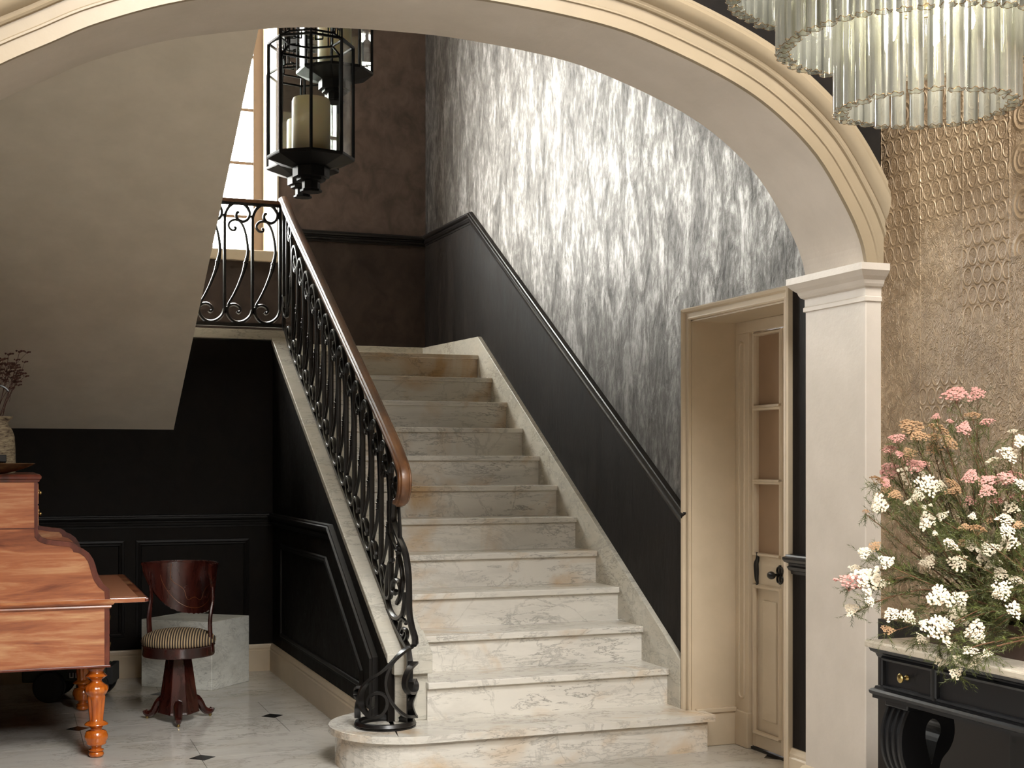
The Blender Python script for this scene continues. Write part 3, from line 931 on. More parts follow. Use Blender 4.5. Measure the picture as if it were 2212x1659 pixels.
for (ya, yb, nm) in ((YM + 0.001, DY1 - 0.127, 'a'), (DY0 + 0.127, YM - 0.001, 'b')):
    leaf = MB()
    xa, xb = XD + 0.018, XD + 0.058
    st_w = 0.030
    leaf.box(xa, xb, ya, ya + st_w, 0.014, DZ - 0.062).box(xa, xb, yb - st_w, yb, 0.014, DZ - 0.062)
    for (z0, z1) in ((0.014, 0.085), (0.727, 0.880), (1.185, 1.208), (1.512, 1.537), (1.845, DZ - 0.062)):
        leaf.box(xa + 0.0005, xb - 0.0005, ya + st_w, yb - st_w, z0, z1)
    lo = leaf.build('door_leaf', 'cream', door, bevel=0.003)
    for (z0, z1) in ((0.880, 1.185), (1.208, 1.512), (1.537, 1.845)):
        MB().box(xa + 0.016, xa + 0.022, ya + st_w, yb - st_w, z0, z1).build('door_pane', 'pane_curtain', lo)
        yi, yo = ya + st_w, yb - st_w
        MB().sweep([(0.0, 0.0), (0.010, 0.002), (0.012, 0.010), (0.004, 0.016), (-0.012, 0.018)], [(xa, yi, z0), (xa, yo, z0), (xa, yo, z1), (xa, yi, z1), (xa, yi, z0)], (-1, 0, 0), flip=1).build('glazing_bead', 'cream', lo)
    MB().box(xa + 0.012, xa + 0.03, ya + st_w, yb - st_w, 0.085, 0.727).build('lower_panel', 'cream', lo)
    MB().box(xa + 0.004, xa + 0.02, ya + st_w + 0.045, yb - st_w - 0.045, 0.14, 0.672).build('raised_field', 'cream', lo, bevel=0.006)
    MB().sweep([(0.0, -0.006), (0.010, -0.002), (0.012, 0.008), (0.003, 0.014), (-0.010, 0.016)], [(xa, ya + st_w, 0.085), (xa, yb - st_w, 0.085), (xa, yb - st_w, 0.727), (xa, ya + st_w, 0.727), (xa, ya + st_w, 0.085)], (-1, 0, 0), flip=1).build('panel_bead', 'cream', lo)
    if nm == 'a':
        # iron strap on the hinge side and pierced lock plate with egg knob
        pts = catmull([(xa - 0.004, 5.222, 0.868), (xa - 0.006, 5.214, 0.880), (xa - 0.008, 5.204, 0.868), (xa - 0.008, 5.206, 0.850), (xa - 0.008, 5.216, 0.832), (xa - 0.008, 5.214, 0.80), (xa - 0.008, 5.212, 0.765), (xa - 0.008, 5.206, 0.750), (xa - 0.006, 5.212, 0.738), (xa - 0.004, 5.220, 0.745)], 4)
        k = len(pts)
        MB().tube(pts, [0.004 + 0.008 * max(0, math.sin(PI * i / (k - 1))) ** 3 for i in range(k)], 8).build('strap_plate', 'iron', lo, smooth=True)
        pl = MB()
        for a_ in range(4):
            t0 = a_ * PI / 2 + PI / 4
            cx_, cz_ = 5.026 + 0.016 * math.cos(t0), 0.795 + 0.026 * math.sin(t0)
            pl.tube([(xa - 0.004, cx_ + 0.011 * math.cos(t), cz_ + 0.015 * math.sin(t)) for t in [2 * PI * i / 14 for i in range(14)]], 0.0042, 6, closed=True)
        pl.box(xa - 0.006, xa, 5.020, 5.032, 0.755, 0.838)
        po = pl.build('lock_plate', 'iron', lo)
        MB().tube([(xa - 0.002, 5.026, 0.796), (xa - 0.03, 5.028, 0.796)], 0.006, 8).build('knob_stem', 'iron', po)
        egg = [(0.0005, -0.030), (0.010, -0.026), (0.016, -0.014), (0.018, 0.0), (0.014, 0.016), (0.006, 0.026), (0.0005, 0.029)]
        eg = MB().lathe(egg, 14)
        eg.v = [(xa - 0.032 + x * 0.8, 5.052 + z, 0.793 + y) for x, y, z in eg.v]
        eg.build('egg_knob', 'iron', po, smooth=True)

# ================================================================== STAIRCASE
stair = thing('staircase', 'straight white marble staircase with twelve steps and a rounded bottom step', 'staircase', (0, 0, 0))
for i in range(2, 13):
    yn = nose_y(i)
    zt = i * RISE
    y_back = nose_y(i + 1) + 0.022 if i < 12 else YN + 0.3
    MB().box(XS1 + 0.0, XR, yn, y_back, zt - 0.028, zt).build('tread', 'marble', stair, bevel=0.004)
    MB().box(XS1 + 0.002, XR, yn + 0.022, yn + 0.045, (i - 1) * RISE, zt - 0.028).build('riser', 'marble', stair)
# first step with its rounded end
yc1, r1 = 5.575, 0.325
cx1 = 1.590


def bull(r_, yfront, xend):
    pts = []
    for k in range(19):
        t = R(-90) - R(180) * k / 18
        pts.append((cx1 + r_ * math.cos(t), yc1 + r_ * math.sin(t)))
    return [(xend, yfront)] + pts + [(cx1 + 0.02, yc1 + r_), (cx1 + 0.02, 5.64), (xend, 5.64)]


t1 = MB().prism(bull(r1, yc1 - r1, 2.925)[:-3] + [(XS1 - 0.12, yc1 + r1), (XS1 - 0.12, 5.60), (XR, 5.60), (XR, 5.39), (2.925, 5.39)], 'z', RISE - 0.030, RISE)
t1.build('bottom_tread', 'marble', stair, bevel=0.005)
rb = r1 - 0.028
MB().prism([(2.90, yc1 - rb)] + bull(rb, yc1 - rb, 2.90)[1:-3] + [(XS1 - 0.12, yc1 + rb), (XS1 - 0.12, 5.60), (2.90, 5.60)], 'z', 0.0, RISE - 0.030).build('bottom_riser', 'marble', stair)
# right-hand wall skirting
MB().prism([(5.446, RISE - 0.01), (5.446, 0.385), (8.262, 2.102), (YB, 2.130), (YB, ZL - 0.25), (8.30, ZL - 0.25), (5.70, 0.02), (5.446, 0.02)], 'x', XR, XW + 0.002).build('wall_skirting', 'marble_cap', stair, bevel=0.003)
MB().box(WX0, XW, YB - 0.026, YB, ZL, 2.130).build('landing_skirting', 'marble_cap', stair, bevel=0.003)
# parapet cap, in three lengths
ca, cb_ = 1.510, 1.705
ycap = [5.56, 6.36, 7.30, 8.28]
for k in range(3):
    y0, y1 = ycap[k] + (0.001 if k else 0), ycap[k + 1] - 0.001
    z0, z1 = cap_z(y0), cap_z(y1)
    MB().prism([(y0, z0), (y1, z1), (y1, z1 - 0.038), (y0, z0 - 0.038)], 'x', ca, cb_).build('string_cap', 'marble_cap', stair, bevel=0.004)
# landing kerb
MB().box(HALL_L, 1.60, YN - 0.022, YN + 0.16, ZL + 0.060, ZL + 0.120).build('landing_kerb', 'marble_cap', stair, bevel=0.004)
# inner face of the parapet
MB().prism([(5.66, RISE), (8.30, ZL), (8.30, cap_z(8.30) - 0.042), (5.66, cap_z(5.66) - 0.042)], 'x', XS1 - 0.004, XS1 + 0.012).build('inner_string', 'marble_cap', stair)
# end block of the parapet
MB().box(1.552, 1.700, 5.59, 5.70, RISE, 0.37).build('newel_block', 'marble_cap', stair, bevel=0.004)
MB().prism([(5.558, cap_z(5.558) + 0.001), (5.70, cap_z(5.70) + 0.001), (5.70, 0.37), (5.558, 0.37)], 'x', 1.540, 1.712).build('newel_cap', 'marble_cap', stair, bevel=0.004)
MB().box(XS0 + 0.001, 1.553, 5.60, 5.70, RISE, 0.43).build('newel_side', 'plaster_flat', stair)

# ================================================================== IRON RAILINGS
# scroll patterns drawn in units of the bay width: u across, v up; bay height 4.49
U = 305.0
q = lambda pts: [((x - 600) / U, (1450 - y) / U) for x, y in pts]
top_scroll = q([(757, 212), (742, 200), (730, 215), (728, 250), (755, 288), (805, 300), (855, 268), (874, 205), (850, 140), (800, 100), (745, 88), (685, 110), (632, 165), (606, 235), (600, 310)])
bot_scroll = q([(600, 1220), (596, 1290), (570, 1360), (512, 1412), (440, 1430), (372, 1404), (328, 1345), (322, 1285), (352, 1245), (405, 1232), (452, 1258), (466, 1298), (446, 1322), (430, 1308)])
main_bar = top_scroll + bot_scroll
s_bar = q([(704, 366), (722, 376), (712, 400), (678, 402), (650, 372), (648, 332), (680, 296), (730, 286), (780, 312), (818, 385), (843, 490), (856, 610), (848, 700), (832, 765), (812, 850), (784, 930), (738, 1045), (684, 1155), (645, 1225), (628, 1290)])
BAYW = 0.170
BAYH = 0.755


def bar_mesh(pts2, axis, slope, r=0.0105):
    """axis: 'x' landing (u -> +x) or 'y' flight (u -> -y), slope shears the bay along the flight"""
    su, sv = BAYW, (BAYH if axis == 'x' else 0.695) / 4.49
    P3 = []
    for (u, v) in pts2:
        if axis == 'x':
            P3.append((u * su, 0, v * sv))
        else:
            P3.append((0, -u * su, v * sv - slope * u * su))
    cr = catmull(P3, 4)
    k = len(cr)
    rr = []
    for i in range(k):
        f = 1.0
        rr.append(r * f)
    b = MB()
    ref = (0, 1, 0) if axis == 'x' else (1, 0, 0)
    b.tube(cr, rr, 6, ref=ref, sx=1.25, ph=PI / 6)
    return b, cr


def s_bar_mesh(axis, slope):
    b, cr = bar_mesh(s_bar, axis, slope, r=0.007)
    # swell and knuckle at mid height
    k = len(cr)
    b2 = MB()
    rr = []
    mid = int(k * 12.9 / 19)
    for i in range(k):
        d = abs(i - mid)
        rr.append(0.0078 + 0.006 * max(0, 1 - d / 16.0) ** 1.5)
    b2.tube(cr, rr, 7)
    for off, rad in ((-3, 0.0135), (0, 0.0165), (3, 0.0135)):
        i = mid + off
        t = (cr[i + 1] - cr[i - 1]).normalized()
        b2.tube([cr[i] - t * 0.006, cr[i] - t * 0.003, cr[i] + t * 0.003, cr[i] + t * 0.006], [rad * 0.6, rad, rad, rad * 0.6], 8)
    return b2


# --- stair railing
RX = 1.590
SL = 0.600
rail_z0 = lambda y: cap_z(y) + 0.018         # bottom bar
stair_rail = thing('stair_railing', 'black wrought iron scroll railing with wooden handrail beside the marble stair', 'railing', (0, 0, 0))
yb0, yb1 = 5.62, 8.28
MB().tube([(RX, yb0, rail_z0(yb0)), (RX, 8.05, rail_z0(8.05)), (RX, yb1, 2.128)], 0.012, 4, ref=(1, 0, 0), sx=1.0, ph=PI / 4).build('bottom_bar', 'iron', stair_rail)
hz = lambda y: 1.345 + 0.600 * (y - 5.70)
MB().tube([(RX, 5.75, hz(5.75) - 0.022), (RX, 8.27, hz(8.27) - 0.022)], 0.010, 4, ref=(1, 0, 0), sx=1.2, ph=PI / 4).build('top_bar', 'iron', stair_rail)
BAYH_S = BAYH
proto_bar = proto_s = None
slope_unit = 0.595
n_b = 15
for k in range(n_b + 1):
    y = 8.17 - BAYW * k
    z = rail_z0(y) + 0.012
    if y > 8.05:
        z = 2.13
    if proto_bar is None:
        bm_, _ = bar_mesh(main_bar, 'y', slope_unit)
        proto_bar = bm_.build('scroll_bar', 'iron', stair_rail, smooth=True, loc=(RX, y, z), angle=50)
        proto_s = s_bar_mesh('y', slope_unit).build('knuckled_bar', 'iron', stair_rail, smooth=True, loc=(RX, y, z), angle=50)
    else:
        if k < n_b:
            inst(proto_bar, stair_rail, (RX, y, z))
        if k < n_b:
            inst(proto_s, stair_rail, (RX, y, z))
# wooden handrail with its curled end
hp = [(RX, 8.30, 2.915), (RX, 8.0, hz(8.0)), (RX, 7.2, hz(7.2)), (RX, 6.4, hz(6.4)), (RX, 5.95, hz(5.95)), (RX, 5.76, hz(5.76) - 0.004), (RX, 5.64, 1.295), (RX, 5.580, 1.235), (RX, 5.575, 1.170), (RX, 5.615, 1.118), (RX, 5.655, 1.108)]
hp = catmull(hp, 6)
hprof = [(-0.030, -0.010), (-0.031, 0.004), (-0.026, 0.010), (-0.022, 0.010), (-0.016, 0.018), (0.0, 0.022), (0.016, 0.018), (0.022, 0.010), (0.026, 0.010), (0.031, 0.004), (0.030, -0.010), (0.020, -0.018), (-0.020, -0.018)]
vs, fs = [], []
kq = len(hprof)
for i, p in enumerate(hp):
    t = (hp[min(i + 1, len(hp) - 1)] - hp[max(i - 1, 0)]).normalized()
    nrm = Vector((1, 0, 0)).cross(t)
    if i < len(hp) // 2 and nrm.z < 0:
        pass
    sgn = -1.0
    for (a, c_) in hprof:
        vs.append(p + Vector((1, 0, 0)) * a + nrm * c_ * sgn)
for i in range(len(hp) - 1):
    for j in range(kq):
        fs.append((i * kq + j, i * kq + (j + 1) % kq, (i + 1) * kq + (j + 1) % kq, (i + 1) * kq + j))
fs += [tuple(range(kq)), tuple((len(hp) - 1) * kq + j for j in range(kq))]
MB().add(vs, fs).build('handrail', 'rail_wood', stair_rail, smooth=True, angle=32)
# corner post at the top and the big volutes at the foot
MB().tube([(RX, 8.285, 2.10), (RX, 8.285, 2.90)], 0.014, 4, ref=(1, 0, 0), ph=PI / 4).build('corner_post', 'iron', stair_rail)


def px_on_x(px, py, X):
    r_ = FW + RT * ((px - 1106.0) / FPX) + Vector((0, 0, 1)) * ((1000.0 - py) / FPX)
    return Vector((0, 0, EYE)) + r_ * (X / r_.x)


z3 = lambda x, y: (560 + x * 0.422, 900 + y * 0.422)
newel = catmull([px_on_x(*z3(x, y), RX) for x, y in [(692, 425), (690, 480), (690, 540), (712, 610), (745, 690), (762, 790), (766, 900), (768, 1000), (780, 1075), (796, 1130), (797, 1165)]], 6)
MB().tube(newel, 0.0125, 6, ref=(1, 0, 0), sx=1.2, ph=PI / 6).build('newel_bar', 'iron', stair_rail, smooth=True, angle=50)
big = catmull([px_on_x(*z3(x, y), RX) for x, y in [(702, 890), (690, 905), (680, 880), (690, 840), (712, 835), (724, 870), (722, 920), (706, 955), (682, 945), (676, 900)][:1] + [(697, 905), (683, 890), (686, 850), (706, 836), (722, 870), (722, 920), (706, 955)]], 5)
MB().tube(big, 0.0105, 6, ref=(1, 0, 0), sx=1.2, ph=PI / 6).build('inner_volute', 'iron', stair_rail, smooth=True, angle=50)
big = catmull([px_on_x(*z3(x, y), RX) for x, y in [(706, 955), (725, 920), (735, 850), (728, 770), (712, 700), (690, 650), (676, 610), (668, 570), (664, 500), (664, 430)]], 5)
MB().tube(big, [0.0105 + 0.006 * max(0, 1 - abs(i - 31) / 5.0) for i in range(len(big))], 7).build('knuckled_bar', 'iron', stair_rail, smooth=True, angle=50)
big = catmull([px_on_x(*z3(x, y), RX) for x, y in [(682, 732), (668, 760), (656, 830), (654, 910), (668, 985), (700, 1032), (732, 1018), (746, 950), (748, 900)]], 5)
MB().tube(big, 0.0115, 6, ref=(1, 0, 0), sx=1.2, ph=PI / 6).build('outer_volute', 'iron', stair_rail, smooth=True, angle=50)
big = catmull([px_on_x(*z3(x, y), RX) for x, y in [(748, 1108), (738, 1122), (728, 1108), (736, 1085), (752, 1092), (758, 1120), (744, 1150), (726, 1140), (718, 1095), (724, 1050), (738, 1036), (752, 1060)]], 5)
MB().tube(big, 0.008, 6, ref=(1, 0, 0), sx=1.2, ph=PI / 6).build('small_volute', 'iron', stair_rail, smooth=True, angle=50)
MB().tube([px_on_x(*z3(640, 960), RX), px_on_x(*z3(760, 1180), RX), px_on_x(*z3(770, 1250), RX), px_on_x(*z3(770, 1560), RX)], 0.014, 4, ref=(1, 0, 0), sx=1.2, ph=PI / 4).build('foot_post', 'iron', stair_rail)
# round iron basket standing on the first step
RC = Vector((1.490, 5.520, RISE))
RRAD = 0.118
ring = [(RC.x + RRAD * math.cos(t), RC.y + RRAD * math.sin(t), RISE + 0.014) for t in [2 * PI * i / 48 for i in range(48)]]
MB().tube(ring, 0.014, 6, closed=True).build('base_ring', 'iron', stair_rail, smooth=True)
MB().lathe([(RRAD + 0.012, 0.0), (RRAD + 0.012, 0.006), (RRAD - 0.012, 0.006), (RRAD - 0.012, 0.0)], 48, (RC.x, RC.y, RISE), cap=False).build('base_flange', 'iron', stair_rail)


def on_drum(px, py):
    """where the sight line of that pixel meets the round basket"""
    r_ = FW + RT * ((px - 1106.0) / FPX) + Vector((0, 0, 1)) * ((1000.0 - py) / FPX)
    a_ = r_.x ** 2 + r_.y ** 2
    b_ = -2 * (r_.x * RC.x + r_.y * RC.y)
    c_ = RC.x ** 2 + RC.y ** 2 - RRAD ** 2
    disc = max(0.0, b_ * b_ - 4 * a_ * c_)
    k_ = (-b_ - math.sqrt(disc)) / (2 * a_)
    return Vector((0, 0, EYE)) + r_ * k_


z6 = lambda pts: [on_drum(560 + x * 0.3314, 1050 + y * 0.3314) for x, y in pts]
top = newel[-1]
ribbons = [
    [newel[-5], top] + z6([(985, 1050), (930, 1085), (870, 1150), (832, 1235), (828, 1320), (855, 1395), (905, 1460), (960, 1500), (1012, 1500)]),
    z6([(925, 1090), (870, 1145), (800, 1210), (722, 1262), (672, 1325), (660, 1405), (690, 1472), (742, 1508), (800, 1490), (833, 1430), (820, 1370), (772, 1348), (724, 1372), (716, 1425), (742, 1448)]),
    z6([(1018, 1150), (984, 1185), (956, 1240), (948, 1300), (972, 1346), (1008, 1345), (1022, 1300), (1006, 1262), (990, 1285)]),
    z6([(1005, 1360), (985, 1420), (1000, 1480), (1015, 1505)]),
    z6([(652, 1310), (636, 1330), (636, 1370), (652, 1385)]),
    z6([(660, 1380), (642, 1440), (640, 1510)]),
    z6([(738, 1370), (734, 1430), (730, 1490), (738, 1515)]),
]
for i, rp in enumerate(ribbons):
    b = MB()
    cr = catmull(rp, 6)
    vs, fs = [], []
    for k, p in enumerate(cr):
        t = (cr[min(k + 1, len(cr) - 1)] - cr[max(k - 1, 0)]).normalized()
        rad = Vector((p.x - RC.x, p.y - RC.y, 0))
        rad = rad.normalized() if rad.length > 1e-5 else Vector((0, -1, 0))
        s_ = rad
        v_ = t.cross(s_).normalized()
        hw, ht = 0.013, 0.0055
        for (a_, c_) in ((-hw, -ht), (hw, -ht), (hw, ht), (-hw, ht)):
            vs.append(p + s_ * a_ + v_ * c_)
    for k in range(len(cr) - 1):
        for j in range(4):
            fs.append((k * 4 + j, k * 4 + (j + 1) % 4, (k + 1) * 4 + (j + 1) % 4, (k + 1) * 4 + j))
    fs += [(0, 1, 2, 3), tuple((len(cr) - 1) * 4 + j for j in (3, 2, 1, 0))]
    b.add(vs, fs).build('ribbon_scroll', 'iron', stair_rail, smooth=True, angle=50)

# --- landing railing
land_rail = thing('landing_railing', 'black iron scroll railing along the landing in front of the window', 'railing', (0, 0, 0))
YL = YN + 0.03
zl0, zl1 = 2.102, 2.902
MB().box(HALL_L + 0.02, RX, YL - 0.012, YL + 0.012, zl0 + 0.018, zl0 + 0.042).build('bottom_bar', 'iron', land_rail)
MB().box(HALL_L + 0.02, RX + 0.005, YL - 0.018, YL + 0.018, zl1 - 0.018, zl1 + 0.004).build('top_rail', 'rail_wood', land_rail, bevel=0.004)
MB().box(HALL_L + 0.02, RX, YL - 0.008, YL + 0.008, zl1 - 0.034, zl1 - 0.018).build('top_bar', 'iron', land_rail)
pb = ps = None
for k in range(0, 5):
    x = RX - 0.018 - BAYW * k
    if pb is None:
        # the last bay ends in a plain upright with its lower scroll only
        bb, _ = bar_mesh(q([(600, 85), (600, 500), (600, 900)]) + bot_scroll, 'x', 0)
        bb.build('end_bar', 'iron', land_rail, smooth=True, loc=(x, YL, zl0 + 0.032), angle=50)
        pb = True
    else:
        if pb is True:
            bb, _ = bar_mesh(main_bar, 'x', 0)
            pb = bb.build('scroll_bar', 'iron', land_rail, smooth=True, loc=(x, YL, zl0 + 0.032), angle=50)
            ps = s_bar_mesh('x', 0).build('knuckled_bar', 'iron', land_rail, smooth=True, loc=(x, YL, zl0 + 0.032), angle=50)
        else:
            inst(pb, land_rail, (x, YL, zl0 + 0.032))
            inst(ps, land_rail, (x, YL, zl0 + 0.032))


# ================================================================== LANTERNS
def octp(r, z, ph=0.0):
    return [(r * math.cos(ph + i * PI / 4), r * math.sin(ph + i * PI / 4), z) for i in range(8)]


def make_lantern(name, label, loc, rz):
    t = thing(name, label, 'lantern', loc, rz, 'hanging lanterns in the stairwell')
    r, H = 0.206, 0.55
    b = MB()
    b.lathe([(0.085, -0.052), (r + 0.006, -0.012), (r + 0.008, -0.006), (r + 0.008, 0.004), (r - 0.02, 0.006)], 8)
    b.build('base_plate', 'lantern_metal', t)
    b = MB().lathe([(0.075, -0.10), (0.090, -0.098), (0.090, -0.052), (0.1, -0.050)], 8)
    b.build('finial_block', 'lantern_metal', t)
    b = MB().lathe([(0.046, -0.170), (0.054, -0.168), (0.054, -0.158), (0.044, -0.154), (0.044, -0.118), (0.070, -0.114), (0.070, -0.10), (0.075, -0.098)], 8)
    b.build('finial_tip', 'lantern_metal', t)
    top = MB()
    for i in range(8):
        a, c_ = octp(r, H)[i], octp(r, H)[(i + 1) % 8]
        top.tube([a, c_], 0.0075, 4)
    top.build('upper_frame', 'lantern_metal', t)
    for i in range(8):
        a = octp(r, 0)[i]
        MB().tube([(a[0], a[1], 0.0), (a[0], a[1], H)], 0.0075, 4, ph=PI / 4).build('corner_bar', 'lantern_metal', t)
    for i in range(8):
        p0, p1 = Vector(octp(r - 0.004, 0.006)[i]), Vector(octp(r - 0.004, 0.006)[(i + 1) % 8])
        nn = ((p0 + p1) / 2)
        nn.z = 0
        nn = nn.normalized() * 0.004
        up = Vector((0, 0, H - 0.012))
        MB().add([p0, p1, p1 + up, p0 + up, p0 - nn, p1 - nn, p1 - nn + up, p0 - nn + up],
                 [(0, 1, 2, 3), (7, 6, 5, 4), (0, 4, 5, 1), (1, 5, 6, 2), (2, 6, 7, 3), (3, 7, 4, 0)]).build('glass_pane', 'pane', t)
    # sloping glazed shoulder and fretted crown
    b = MB()
    for i in range(8):
        b.tube([octp(r, H)[i], octp(0.150, H + 0.035)[i]], 0.006, 4)
    b.build('shoulder_frame', 'lantern_metal', t)
    rc, z0, z1 = 0.150, H + 0.035, H + 0.185
    b = MB()
    for zz_ in (z0, z1):
        for i in range(8):
            b.tube([octp(rc, zz_)[i], octp(rc, zz_)[(i + 1) % 8]], 0.006, 4)
    for i in range(8):
        b.tube([octp(rc, z0)[i], octp(rc, z1)[i]], 0.006, 4)
        A, B = Vector(octp(rc, z0)[i]), Vector(octp(rc, z0)[(i + 1) % 8])
        ux = B - A
        hh = Vector((0, 0, z1 - z0))
        key = [(0.2, 0.0), (0.2, 0.78), (0.8, 0.78), (0.8, 0.28), (0.45, 0.28), (0.45, 0.55), (0.62, 0.55)]
        for k_ in range(len(key) - 1):
            b.tube([A + ux * key[k_][0] + hh * key[k_][1], A + ux * key[k_ + 1][0] + hh * key[k_ + 1][1]], 0.0045, 4)
    b.build('fretwork_crown', 'lantern_metal', t)
    MB().lathe([(0.155, z1), (0.160, z1 + 0.012), (0.10, z1 + 0.03), (0.03, z1 + 0.07), (0.014, z1 + 0.09), (0.014, z1 + 0.12)], 8).build('top_cap', 'lantern_metal', t)
    zc_ = ZC - loc[2]
    MB().tube([(0, 0, z1 + 0.10), (0, 0, zc_ - 0.03)], 0.009, 8).build('hanging_rod', 'lantern_metal', t)
    MB().lathe([(0.05, zc_ - 0.03), (0.06, zc_)], 16).build('ceiling_rose', 'lantern_metal', t)
    c = MB().lathe([(0.090, 0.006), (0.0935, 0.012), (0.0935, 0.275), (0.089, 0.287), (0.080, 0.288), (0.076, 0.280), (0.03, 0.276)], 32)
    co = c.build('candle', 'candle', t, smooth=True)
    MB().tube([(0, 0, 0.274), (0.002, 0, 0.296)], 0.002, 5).build('wick', 'iron', co)
    return t


# a corner of each lantern points towards the viewpoint
L1 = at(672, 341, 6.6)
make_lantern('hanging_lantern', 'nearest and lowest-hanging octagonal black lantern with a thick cream candle', L1, math.atan2(-L1.y, -L1.x))
L2 = at(654, 366, 7.96)
make_lantern('hanging_lantern', 'octagonal black lantern hanging directly behind the nearest lantern', L2, math.atan2(-L2.y, -L2.x) + 0.05)
L3 = at(723, 157, 7.46)
make_lantern('hanging_lantern', 'octagonal black lantern hanging highest, cut off by the arch', L3, math.atan2(-L3.y, -L3.x) - 0.08)

# ================================================================== WRITING DESK
desk = thing('writing_desk', 'mahogany roll-top writing desk with curved sides and turned legs', 'desk', (0, 0, 0))
DYN, DYF = 6.05, 7.36
XBK = -0.30
ogee = [(0.110, 1.205), (0.111, 0.996), (0.115, 0.977), (0.129, 0.962), (0.153, 0.953), (0.202, 0.946), (0.248, 0.940), (0.265, 0.930), (0.274, 0.919), (0.294, 0.911), (0.319, 0.892), (0.336, 0.865), (0.345, 0.839), (0.351, 0.813), (0.361, 0.786), (0.379, 0.756), (0.403, 0.734), (0.404, 0.690)]
inner = [(0.096, 1.205), (0.0965, 0.990), (0.099, 0.966), (0.112, 0.947), (0.140, 0.935), (0.192, 0.926), (0.240, 0.921), (0.250, 0.910), (0.254, 0.898), (0.281, 0.892), (0.301, 0.876), (0.314, 0.855), (0.321, 0.833), (0.328, 0.806), (0.338, 0.775), (0.357, 0.745), (0.382, 0.726), (0.384, 0.690)]
for (ya, yb, lab) in ((DYN, DYN + 0.028, 'near'), (DYF - 0.028, DYF, 'far')):
    so = MB().prism([(XBK, 0.690), (XBK, 1.205)] + ogee, 'y', ya, yb).build('side_panel', 'mahogany', desk)
    yq = ya - 0.0025 if lab == 'near' else ya - 0.002
    b = MB()
    k = len(ogee)
    vs = [(x, yq, z) for x, z in ogee] + [(x, yq, z) for x, z in inner] + [(x, yq + 0.003, z) for x, z in ogee] + [(x, yq + 0.003, z) for x, z in inner]
    fs = []
    for i in range(k - 1):
        fs += [(i, i + 1, k + i + 1, k + i), (2 * k + i, 3 * k + i, 3 * k + i + 1, 2 * k + i + 1), (i, 2 * k + i, 2 * k + i + 1, i + 1), (k + i, k + i + 1, 3 * k + i + 1, 3 * k + i)]
    b.add(vs, fs).build('edge_banding', 'mahogany_dark', so)
# seam line between upper and lower carcase
MB().box(XBK, 0.100, DYN - 0.002, DYN, 1.000, 1.004).build('seam_bead', 'mahogany_dark', desk)
# top with moulded edge, on the upper case
tp = MB()
tpro = [(0.0, 1.197), (0.006, 1.200), (0.008, 1.208), (0.014, 1.212), (0.016, 1.222), (0.010, 1.230), (0.0, 1.232)]
vs, fs = [], []
for (o, z) in tpro:
    vs += [(XBK, DYN - o, z), (0.110 + o, DYN - o, z), (0.110 + o, DYF + o, z), (XBK, DYF + o, z)]
for i in range(len(tpro) - 1):
    for j in range(4):
        fs.append((i * 4 + j, i * 4 + (j + 1) % 4, (i + 1) * 4 + (j + 1) % 4, (i + 1) * 4 + j))
fs += [(0, 1, 2, 3), tuple((len(tpro) - 1) * 4 + j for j in range(4))]
tp.add(vs, fs).build('top', 'mahogany_dark', desk)
MB().box(XBK, XBK + 0.02, DYN + 0.028, DYF - 0.028, 0.69, 1.19).build('back_panel', 'mahogany_dark', desk)
MB().box(XBK + 0.02, 0.09, DYN + 0.028, DYF - 0.028, 0.995, 1.01).build('shelf', 'mahogany', desk)
for k in range(3):
    y0 = DYN + 0.032 + k * 0.418
    for (z0, z1) in ((1.012, 1.098), (1.104, 1.192)):
        dr = MB().box(0.085, 0.114, y0, y0 + 0.412, z0, z1).build('small_drawer', 'mahogany', desk, bevel=0.002)
        MB().lathe([(0.004, 0), (0.004, 0.006), (0.008, 0.010), (0.007, 0.015), (0.001, 0.017)], 10).build('knob', 'brass', dr, smooth=True)
        dr.children[0].location = (0.114, y0 + 0.206, (z0 + z1) / 2)
        dr.children[0].rotation_euler = (0, R(90), 0)
# waist moulding with the pull-out slide
wm = MB()
wpro = [(0.0, 0.652), (0.004, 0.652), (0.008, 0.658), (0.006, 0.664), (0.016, 0.670), (0.020, 0.678), (0.014, 0.684), (0.008, 0.690), (0.0, 0.692)]
vs, fs = [], []
for (o, z) in wpro:
    vs += [(XBK, DYN - o, z), (0.404 + o, DYN - o, z), (0.404 + o, DYF + o, z), (XBK, DYF + o, z)]
for i in range(len(wpro) - 1):
    for j in range(4):
        fs.append((i * 4 + j, i * 4 + (j + 1) % 4, (i + 1) * 4 + (j + 1) % 4, (i + 1) * 4 + j))
fs += [(0, 1, 2, 3), tuple((len(wpro) - 1) * 4 + j for j in range(4))]
wm.add(vs, fs).build('waist_moulding', 'mahogany', desk)
sl = MB().box(XBK + 0.1, 0.560, DYN + 0.006, DYF - 0.006, 0.672, 0.693).build('writing_slide', 'mahogany', desk, bevel=0.003)
MB().box(0.552, 0.568, DYN + 0.003, DYF - 0.003, 0.674, 0.690).build('slide_lipping', 'mahogany_dark', sl, bevel=0.003)
MB().box(0.02, 0.525, DYN + 0.05, DYF - 0.05, 0.6932, 0.6945).build('leather_inset', mat('faded_writing_leather', hexc('a06a4c'), 0.5), sl)
